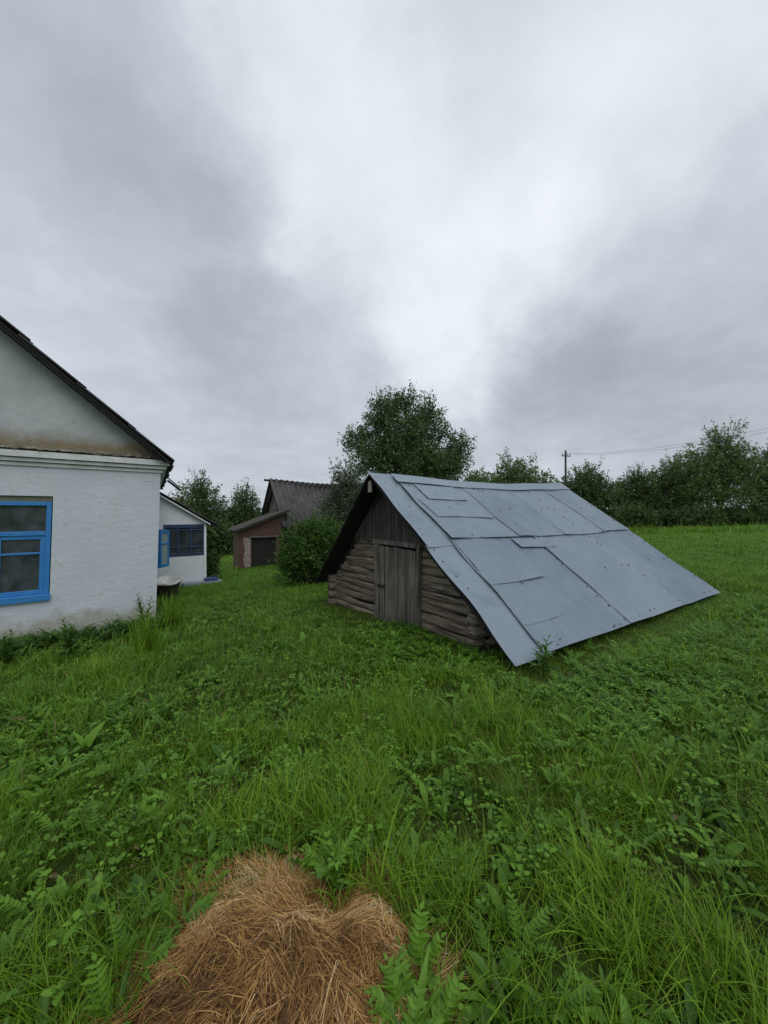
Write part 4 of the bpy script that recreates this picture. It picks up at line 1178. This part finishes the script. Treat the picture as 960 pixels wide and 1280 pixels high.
# strands hang from the crest and swirl gently
ang = np.arctan2(y - (HC[1] + .22), (x - (HC[0] + .05))) + bang + rg.normal(size=N) * .22 + .5 * (vnoise(x, y, 5, .22) - .5) * 3.0
Ls = rg.uniform(.06, .18, N) * blen * (1 + .6 * (rg.random(N) > .93)); ks = 5
ws = rg.uniform(.0006, .0017, N)
rows = []
lift = rg.uniform(.001, .012, N) + blift; tipup = rg.normal(size=N) * .016 + .005
curv = rg.normal(size=N) * .45
for i in range(ks + 1):
    t = i / ks; a_ = ang + curv * (t - .5)
    px_ = x + np.cos(a_) * Ls * (t - .3); py_ = y + np.sin(a_) * Ls * (t - .3)
    pz_ = np.maximum(hayz(px_, py_), zt(px_, py_) + .002) + lift + tipup * t * t + .006 * np.sin(t * 3)
    sd_ = np.stack([-np.sin(a_), np.cos(a_), rg.normal(size=N) * .15 * 0], 1)
    p_ = np.stack([px_, py_, pz_], 1); w_ = (ws * (1 - .5 * t))[:, None]
    rows.append(np.stack([p_ - sd_ * w_, p_ + sd_ * w_], 1))
V = np.stack(rows, 1); idx = np.arange(N * (ks + 1) * 2).reshape(N, ks + 1, 2)
Qs = np.stack([idx[:, :-1, 0], idx[:, :-1, 1], idx[:, 1:, 1], idx[:, 1:, 0]], -1).reshape(-1, 4)
tn = np.clip(.42 + btin + .22 * rg.normal(size=N) + .7 * (vnoise(x, y, 6, .13) - .5), .02, 1)
acc.add(V.reshape(-1, 3), Qs, (ks + 1) * 2, tn)
hay = acc.build('hay_heap', M_hay, None, org=(HC[0], HC[1], float(zt(*HC))))
tag(hay, 'heap of brown dried hay lying in the grass in the foreground', 'hay heap')

# ---------------------------------------------------------------- grass, one mass
def blocked(x, y):
    m_ = np.zeros(len(x), bool)
    for p in FOOT: m_ |= inside(p, x, y)
    return m_
acc = Acc(); rg = np.random.default_rng(5)
def sector(n, r0, r1, half=68, gam=1.0):
    u = rg.random(n); r = np.sqrt(r0 ** 2 + u * (r1 ** 2 - r0 ** 2)); a = np.radians(rg.uniform(-half, half, n))
    return r * np.sin(a), r * np.cos(a)
gp = lambda t: (1 - t ** 1.7) * .93 + .07
def grass_band(n, r0, r1, bpt, k, Lr, Wr, spread, half=68):
    cx, cy = sector(n, r0, r1, half)
    th = rg.uniform(0, 1, n)
    x = np.repeat(cx, bpt) + rg.normal(size=n * bpt) * spread; y = np.repeat(cy, bpt) + rg.normal(size=n * bpt) * spread
    tuft = np.repeat(th, bpt)
    hay_h = hayz(x, y) - zt(x, y)
    patch = vnoise(x, y, 1, 1.3); p2 = vnoise(x, y, 2, .5); far = vnoise(x, y, 8, 5)
    bare = vnoise(x, y, 12, .33)
    ok = ~blocked(x, y) & (hay_h < .012) & ((bare > .36) | (rg.random(len(x)) < .22))
    x, y, tuft, patch, p2, far = x[ok], y[ok], tuft[ok], patch[ok], p2[ok], far[ok]; N = len(x)
    under = inside(SHEDPOLY, x, y); ee = inside(EAVEPOLY, x, y) | inside(DOORPOLY, x, y)
    L = rg.uniform(*Lr, N) * (.22 + .40 * patch + .62 * tuft ** 3 + .75 * vnoise(x, y, 13, .26) ** 1.6) * np.where(under, .3, np.where(ee, .42, 1))
    # longer round the heap
    dh = np.hypot(x - HC[0], y - HC[1]); L *= 1 + .35 * np.exp(-((dh - .62) / .22) ** 2)
    W = rg.uniform(*Wr, N) * (.7 + .6 * p2)
    az = 6.28 * 1.5 * vnoise(x, y, 14, .45) + rg.normal(size=N) * 1.7; lean = np.abs(rg.normal(size=N) * .28) + .04; bend = np.abs(rg.normal(size=N)) * .95 + .25
    long_ = rg.random(N) < .06; L = np.where(long_, L * 1.35, L); bend = np.where(long_, bend + .8, bend); W = np.where(long_, W * 1.5, W)
    t = np.clip(-.04 + .48 * tuft + .24 * rg.random(N) + .30 * far + .40 * (p2 - .5) + .2 * (patch - .5), 0, .92)
    t = np.where(rg.random(N) < .02 + .05 * (vnoise(x, y, 17, 1.1) > .72), 1.0, t)
    V, Q, per = strips(np.stack([x, y, zt(x, y) - .01], 1), az, lean, bend, L, W, k, gp, tw=rg.normal(size=N) * .5)
    acc.add(V, Q, per, t)
grass_band(9500, .75, 3.2, 10, 5, (.08, .24), (.0024, .0052), .045)
grass_band(12500, 3.2, 6.5, 9, 3, (.08, .23), (.004, .0075), .06)
grass_band(11000, 6.5, 13, 8, 3, (.10, .22), (.0065, .011), .10)
grass_band(11000, 13, 26, 7, 2, (.09, .19), (.013, .022), .18, 58)
grass_band(12000, 26, 50, 6, 2, (.09, .17), (.03, .05), .3, 55)
grass_band(2500, 36, 47, 7, 2, (.3, .75), (.03, .05), .35, 55)
gr = acc.build('grass', M_grass); tag(gr, 'uneven wet green meadow grass covering the whole yard', 'grass', kind='stuff')

# ---------------------------------------------------------------- broad-leaved weeds among the grass, one mass
acc = Acc(); rg = np.random.default_rng(9)
broad = lambda t: max(.06, math.sin(pi * min(1, .06 + .94 * t ** .8)) ** .75)
lance = lambda t: max(.05, math.sin(pi * min(1, .10 + .90 * t ** .62)))
obov = lambda t: max(.10, math.sin(pi * min(1, .03 + .93 * t ** 1.35)) ** .8)
def rosettes(cx, cy, nl, Lr, ratio, k, prof, lean_r, bend_r, tint0, base_h=0.0):
    n = len(cx); N = n * nl
    az = (np.repeat(rg.uniform(0, 6.28, n), nl) + np.tile(np.arange(nl) * 2.4, n) + rg.normal(size=N) * .35)
    x = np.repeat(cx, nl) + np.cos(az) * .01; y = np.repeat(cy, nl) + np.sin(az) * .01
    sz = np.repeat(rg.uniform(.65, 1.25, n), nl)
    L = rg.uniform(*Lr, N) * sz; W = L * rg.uniform(ratio * .8, ratio * 1.2, N)
    t = np.clip(np.repeat(rg.uniform(tint0 - .3, tint0 + .3, n), nl) + rg.normal(size=N) * .1, 0, .92)
    t = np.where(rg.random(N) < .015, 1, t)
    V, Q, per = strips(np.stack([x, y, zt(x, y) + base_h], 1), az, rg.uniform(*lean_r, N), rg.uniform(*bend_r, N), L, W, k, prof, tw=rg.normal(size=N) * .2, cols=3, fold=.22)
    acc.add(V, Q, per, t)
def spots(n, r0, r1, half=62, nz=0, thr=.0, near_pow=1.0):
    x, y = sector(n, r0, r1, half)
    ok = ~blocked(x, y) & (hayz(x, y) - zt(x, y) < -.03) & ~inside(SHEDPOLY, x, y) & ~inside(EAVEPOLY, x, y)
    if thr: ok &= vnoise(x, y, 20 + nz, .9) > thr
    return x[ok], y[ok]
# dandelion-like rosettes, dock, plantain
x, y = spots(750, .9, 4.5); rosettes(x, y, 7, (.06, .14), .26, 5, obov, (.35, 1.1), (.2, 1.1), .5)
x, y = spots(90, 1.0, 6.5, nz=1, thr=.4); rosettes(x, y, 4, (.10, .2), .32, 6, broad, (.15, .7), (.4, 1.5), .55)
x, y = spots(260, 1.0, 5.5, nz=2, thr=.4); rosettes(x, y, 6, (.05, .10), .5, 5, broad, (.3, .9), (.3, 1.0), .6)
x, y = spots(1300, 4.0, 11, nz=3); rosettes(x, y, 6, (.05, .11), .36, 3, broad, (.3, .9), (.3, 1.0), .55)
x, y = spots(900, 3.0, 9, nz=5, thr=.45); rosettes(x, y, 6, (.06, .12), .30, 3, lance, (.2, .8), (.3, 1.0), .6)
x, y = spots(900, .9, 5, nz=11, thr=.5); rosettes(x, y, 9, (.04, .09), .42, 4, broad, (.2, 1.0), (.4, 1.2), .62)
x, y = spots(1500, 2.5, 8, nz=12, thr=.45); rosettes(x, y, 8, (.05, .11), .24, 3, lance, (.1, .8), (.4, 1.3), .7)
# clover-like low trefoils
x, y = spots(4200, .9, 5.5, nz=6, thr=.35)
ch = rg.uniform(.05, .13, len(x)); rosettes(x, y, 3, (.018, .032), .85, 3, broad, (1.0, 1.5), (-.2, .5), .6, base_h=0)
acc.V[-1] = acc.V[-1] + np.repeat(np.repeat(np.stack([ch * 0, ch * 0, ch], 1), 3, 0), 4 * 3, 0)
# ferny plants: stems with pairs of toothed leaflets
def ferny(cx, cy, nfr, H, leafl, k_l=3, leaf_ratio=.42, tint0=.65):
    n = len(cx); N = n * nfr; M = 9
    az = np.repeat(rg.uniform(0, 6.28, n), nfr) + np.tile(np.arange(nfr) * 2.4, n) + rg.normal(size=N) * .3
    h = rg.uniform(*H, N); lean = rg.uniform(.2, .75, N); bd = rg.uniform(.4, 1.2, N)
    bx = np.repeat(cx, nfr); by_ = np.repeat(cy, nfr); bz_ = zt(bx, by_)
    tb = np.repeat(rg.uniform(tint0 - .25, tint0 + .2, n), nfr)
    V, Q, per = strips(np.stack([bx, by_, bz_], 1), az, lean, bd, h, np.full(N, .004), 4, gp); acc.add(V, Q, per, tb)
    for j in range(M):
        t = .3 + .7 * j / (M - 1); th = lean + bd * t * .5
        px_ = bx + np.cos(az) * h * t * np.sin(th); py_ = by_ + np.sin(az) * h * t * np.sin(th); pz_ = bz_ + h * t * np.cos(th)
        for sgn in ((-1, 1) if j < M - 1 else (0,)):
            a2 = az + sgn * rg.uniform(.8, 1.25, N); ll = leafl * h * (1.15 - .55 * t) * rg.uniform(.8, 1.2, N)
            V, Q, per = strips(np.stack([px_, py_, pz_], 1), a2, rg.uniform(.9, 1.4, N), rg.uniform(.1, .7, N), ll, ll * leaf_ratio, k_l, lance, cols=3, fold=.15)
            acc.add(V, Q, per, np.clip(tb + rg.normal(size=N) * .08, 0, .9))
x, y = spots(220, 1.3, 5.5, nz=8, thr=.42); ferny(x, y, 5, (.06, .20), .22, leaf_ratio=.55)
x, y = spots(200, 1.2, 5.5, nz=21, thr=.45); ferny(x, y, 7, (.05, .13), .36, leaf_ratio=.22, tint0=.5)
x, y = spots(1100, 4.5, 12, nz=9, thr=.35); ferny(x, y, 4, (.08, .18), .28, 2)
# lush patch along the shed eave, at its corner, and by the door
def along(p, q, n, sp):
    t = rg.random(n); return p[0] + (q[0] - p[0]) * t + rg.normal(size=n) * sp, p[1] + (q[1] - p[1]) * t + rg.normal(size=n) * sp
x, y = along(SP(-.2, -.62, 0), SP(6, -.75, 0), 130, .10); ferny(x, y, 5, (.08, .17), .28, 2, tint0=.5)
x, y = along(SP(.1, .3, 0), SP(.2, 2.4, 0), 40, .16); ferny(x, y, 5, (.06, .15), .28, 2, tint0=.55)
x, y = along(SP(-.6, -.8, 0), SP(4, -1.2, 0), 240, .4); ferny(x, y, 5, (.10, .19), .28, 2, tint0=.6)
# weeds fringing and overhanging the hay heap
x = np.array([.07, .11, .06, .13, -.23, -.20, -.27, -.87, -.9, -.80, -.16]); y = np.array([1.22, 1.35, 1.12, 1.16, 1.74, 1.80, 1.78, 1.2, 1.35, 1.48, 1.72])
ferny(x, y, 6, (.10, .20), .30, 4, .45, .6); rosettes(x + .03, y, 7, (.10, .2), .15, 5, lance, (.2, .8), (.4, 1.1), .55)
wd = acc.build('meadow_weeds', M_weed, smooth=True); tag(wd, 'broad-leaved weeds, clover and ferny plants scattered through the grass', 'weeds', kind='stuff')

# ---------------------------------------------------------------- plants along the house wall
acc = Acc(); rg = np.random.default_rng(19)
n = 170; s = rg.uniform(-.1, 3.2, n); o = np.abs(rg.normal(size=n)) * .22 + .05
pp = [HW(float(a), 0, float(b)) for a, b in zip(s, o)]
x = np.array([p.x for p in pp]); y = np.array([p.y for p in pp])
acc_w = acc
ferny(x, y, 4, (.15, .40), .24, 3, .42, .5)
n = 150; s = rg.uniform(-.2, 3.2, n); o = np.abs(rg.normal(size=n)) * .3 + .05
pp = [HW(float(a), 0, float(b)) for a, b in zip(s, o)]
rosettes(np.array([p.x for p in pp]), np.array([p.y for p in pp]), 7, (.12, .30), .12, 4, lance, (.1, .6), (.3, 1.2), .45)
tag(acc.build('wall_weeds', M_nettle, smooth=True), 'dark weeds growing thickly along the foot of the whitewashed wall', 'weeds', kind='stuff')

def single(name, label, cat, p, fn, m, group=None):
    global acc
    acc = Acc(); fn(np.array([p.x]), np.array([p.y]))
    return tag(acc.build(name, m, None, org=(p.x, p.y, float(zt(p.x, p.y))), smooth=True), label, cat, group)
def tuft_fn(x, y):
    N = 130
    xx = np.repeat(x, N) + rg.normal(size=N) * .07; yy = np.repeat(y, N) + rg.normal(size=N) * .07
    V, Q, per = strips(np.stack([xx, yy, zt(xx, yy)], 1), rg.uniform(0, 6.28, N), np.abs(rg.normal(size=N)) * .2, np.abs(rg.normal(size=N)) * .5, rg.uniform(.35, .72, N), rg.uniform(.009, .016, N), 5, gp)
    acc.add(V, Q, per, rg.uniform(.4, .92, N))
p = hit(184, 822); single('grass_tuft', 'tall bright green grass tuft in front of the house corner', 'grass tuft', p, tuft_fn, M_grass)
p = hit(212, 786); p.x += .05; single('grass_tuft', 'tall grass tuft just right of the house corner', 'grass tuft', p, tuft_fn, M_grass)
def stalk_fn(h, nl=26):
    def f(x, y):
        b0 = np.array([x[0], y[0], float(zt(x[0], y[0]))])
        for q in range(3):
            az0 = rg.uniform(0, 6.28); top = h * rg.uniform(.75, 1.05)
            V, Q, per = strips(b0[None], np.array([az0]), np.array([.05]), np.array([.15]), np.array([top]), np.array([.012]), 5, gp); acc.add(V, Q, per, np.array([.4]))
            tz = np.linspace(.15, .98, nl); lx = np.cos(az0) * .1 * tz * top
            P_ = np.stack([b0[0] + np.cos(az0) * top * (.05 * tz + .07 * tz ** 2), b0[1] + np.sin(az0) * top * (.05 * tz + .07 * tz ** 2), b0[2] + top * tz * .985], 1)
            ll = .16 * (1.2 - tz) + .035
            V, Q, per = strips(P_, np.arange(nl) * 2.4 + az0, rg.uniform(.6, 1.1, nl), rg.uniform(.2, 1.0, nl), ll, ll * .28, 4, lance, cols=3); acc.add(V, Q, per, rg.uniform(.3, .9, nl))
    return f
for px, py, h, lb in ((181, 806, .78, 'tall leafy wild stalk against the wall near the house corner'), (86, 826, .55, 'leafy wild stalk under the right edge of the blue window'), (9, 838, .50, 'leafy wild stalk against the wall at the left picture edge')):
    p = hit(px, py); single('wild_plant', lb, 'plant', p, stalk_fn(h), M_nettle, 'wild plants along the house wall')
p = hit(679, 846); single('wild_plant', 'thin upright wild stalk in front of the roof eave near its corner', 'plant', p, stalk_fn(.42, 12), M_nettle)

# ---------------------------------------------------------------- light, sky, camera
AZ, EL = radians(158), radians(52)       # azimuth from +Y clockwise: the veiled sun stands behind the camera
sd_dir = Vector((sin(AZ) * cos(EL), cos(AZ) * cos(EL), sin(EL)))
sun = bpy.data.lights.new('sun', 'SUN'); sun.energy = 0.75; sun.angle = radians(45); sun.color = (1, .98, .95)
so = bpy.data.objects.new('sun', sun); COL.objects.link(so); so.rotation_euler = (-sd_dir).to_track_quat('-Z', 'Y').to_euler(); so.location = (5, -8, 14)

w = bpy.data.worlds.new('World'); scene.world = w; w.use_nodes = True
t = NT(w.node_tree)
D = t.n('ShaderNodeTexCoord').outputs['Generated']
def vm(op, a, b=None, out=0):
    nd = t.n('ShaderNodeVectorMath', {'operation': op}); t.put(nd.inputs[0], a)
    if b is not None: t.put(nd.inputs[1], b)
    return nd.outputs[out]
sep = t.n('ShaderNodeSeparateXYZ'); t.put(sep.inputs[0], D)
den = t.math('ADD', t.math('MAXIMUM', sep.outputs[2], 0.0), 0.22)
cmb = t.n('ShaderNodeCombineXYZ'); t.put(cmb.inputs[0], t.math('DIVIDE', sep.outputs[0], den)); t.put(cmb.inputs[1], t.math('DIVIDE', sep.outputs[1], den))
P2 = cmb.outputs[0]
n1 = t.noise(P2, 1.15, 6, .52, .35); n2 = t.noise(P2, 3.4, 5, .5, .2)
wob = t.noise(D, 2.4, 8, .60, .0, out=1)
wv = vm('MULTIPLY_ADD', wob, (.50, .50, .50))
wv_n = w.node_tree.nodes[-1]; t.put(wv_n.inputs[2], vm('ADD', D, (-.25, -.25, -.25)))
Dw = vm('NORMALIZE', wv_n.outputs[0])
val = t.math('ADD', .56, t.math('MULTIPLY', t.math('SUBTRACT', n1, .5), .45))
val = t.math('ADD', val, t.math('MULTIPLY', t.math('SUBTRACT', n2, .5), .30))
n3 = t.noise(P2, 9.0, 6, .6, .3)
val = t.math('ADD', val, t.math('MULTIPLY', t.math('SUBTRACT', n3, .5), .13))
def lobe(px, py, rad, amp, inner=1.0):
    global val
    L_ = Vector((px - CX, F, CY - py)).normalized()
    dp = vm('DOT_PRODUCT', Dw, tuple(L_), out=1)
    mr = t.n('ShaderNodeMapRange', {'interpolation_type': 'SMOOTHSTEP'}); t.put(mr.inputs[0], dp)
    mr.inputs[1].default_value = cos(radians(rad)); mr.inputs[2].default_value = cos(radians(rad * (1 - inner)))
    mr.inputs[3].default_value = 0; mr.inputs[4].default_value = amp
    val = t.math('ADD', val, mr.outputs[0])
for a in [(410, 170, 15, .22), (585, 390, 17, .24), (545, 460, 10, .12), (690, 230, 20, .13), (900, 190, 20, .16), (180, 400, 14, .12), (560, 60, 22, .06),
          (110, 240, 24, -.15), (320, 440, 13, -.20), (230, 300, 14, -.12), (840, 410, 23, -.22, .6), (690, 480, 11, -.07, .8), (60, 30, 22, -.06), (40, 430, 12, .08), (480, 620, 26, -.14), (230, 550, 18, -.12), (800, 560, 20, -.10)]:
    lobe(a[0], a[1], a[2], a[3] * 1.0, *a[4:])
cl = t.ramp(val, [(0.0, (.285, .308, .342)), (.25, (.365, .396, .44)), (.5, (.475, .52, .572)), (.75, (.63, .675, .722)), (1.0, (.755, .795, .835))])
sky = t.n('ShaderNodeTexSky', {'sky_type': 'NISHITA', 'sun_disc': False, 'sun_elevation': EL, 'sun_rotation': AZ})
skyc = t.mix(1.0, sky.outputs[0], (.08, .08, .08, 1), 'MULTIPLY')
bgc = t.mix(.96, skyc, cl)
bg = t.n('ShaderNodeBackground', Strength=1.0); t.put(bg.inputs[0], bgc)
o = t.n('ShaderNodeOutputWorld'); t.put(o.inputs[0], bg.outputs[0])

cam = bpy.data.cameras.new('camera'); co = bpy.data.objects.new('camera', cam); COL.objects.link(co)
co.location = (0, 0, EYE); co.rotation_euler = (radians(90), 0, 0)
cam.sensor_fit = 'HORIZONTAL'; cam.sensor_width = 36; cam.lens = 18; cam.clip_start = .05; cam.clip_end = 4000
scene.camera = co
scene.view_settings.view_transform = 'Standard'; scene.view_settings.look = 'None'; scene.view_settings.exposure = 0.28; scene.view_settings.gamma = 1
scene.render.resolution_x = 768; scene.render.resolution_y = 1024
scene.cycles.use_denoising = True
scene.cycles.max_bounces = 6; scene.cycles.diffuse_bounces = 3; scene.cycles.glossy_bounces = 3; scene.cycles.transparent_max_bounces = 8
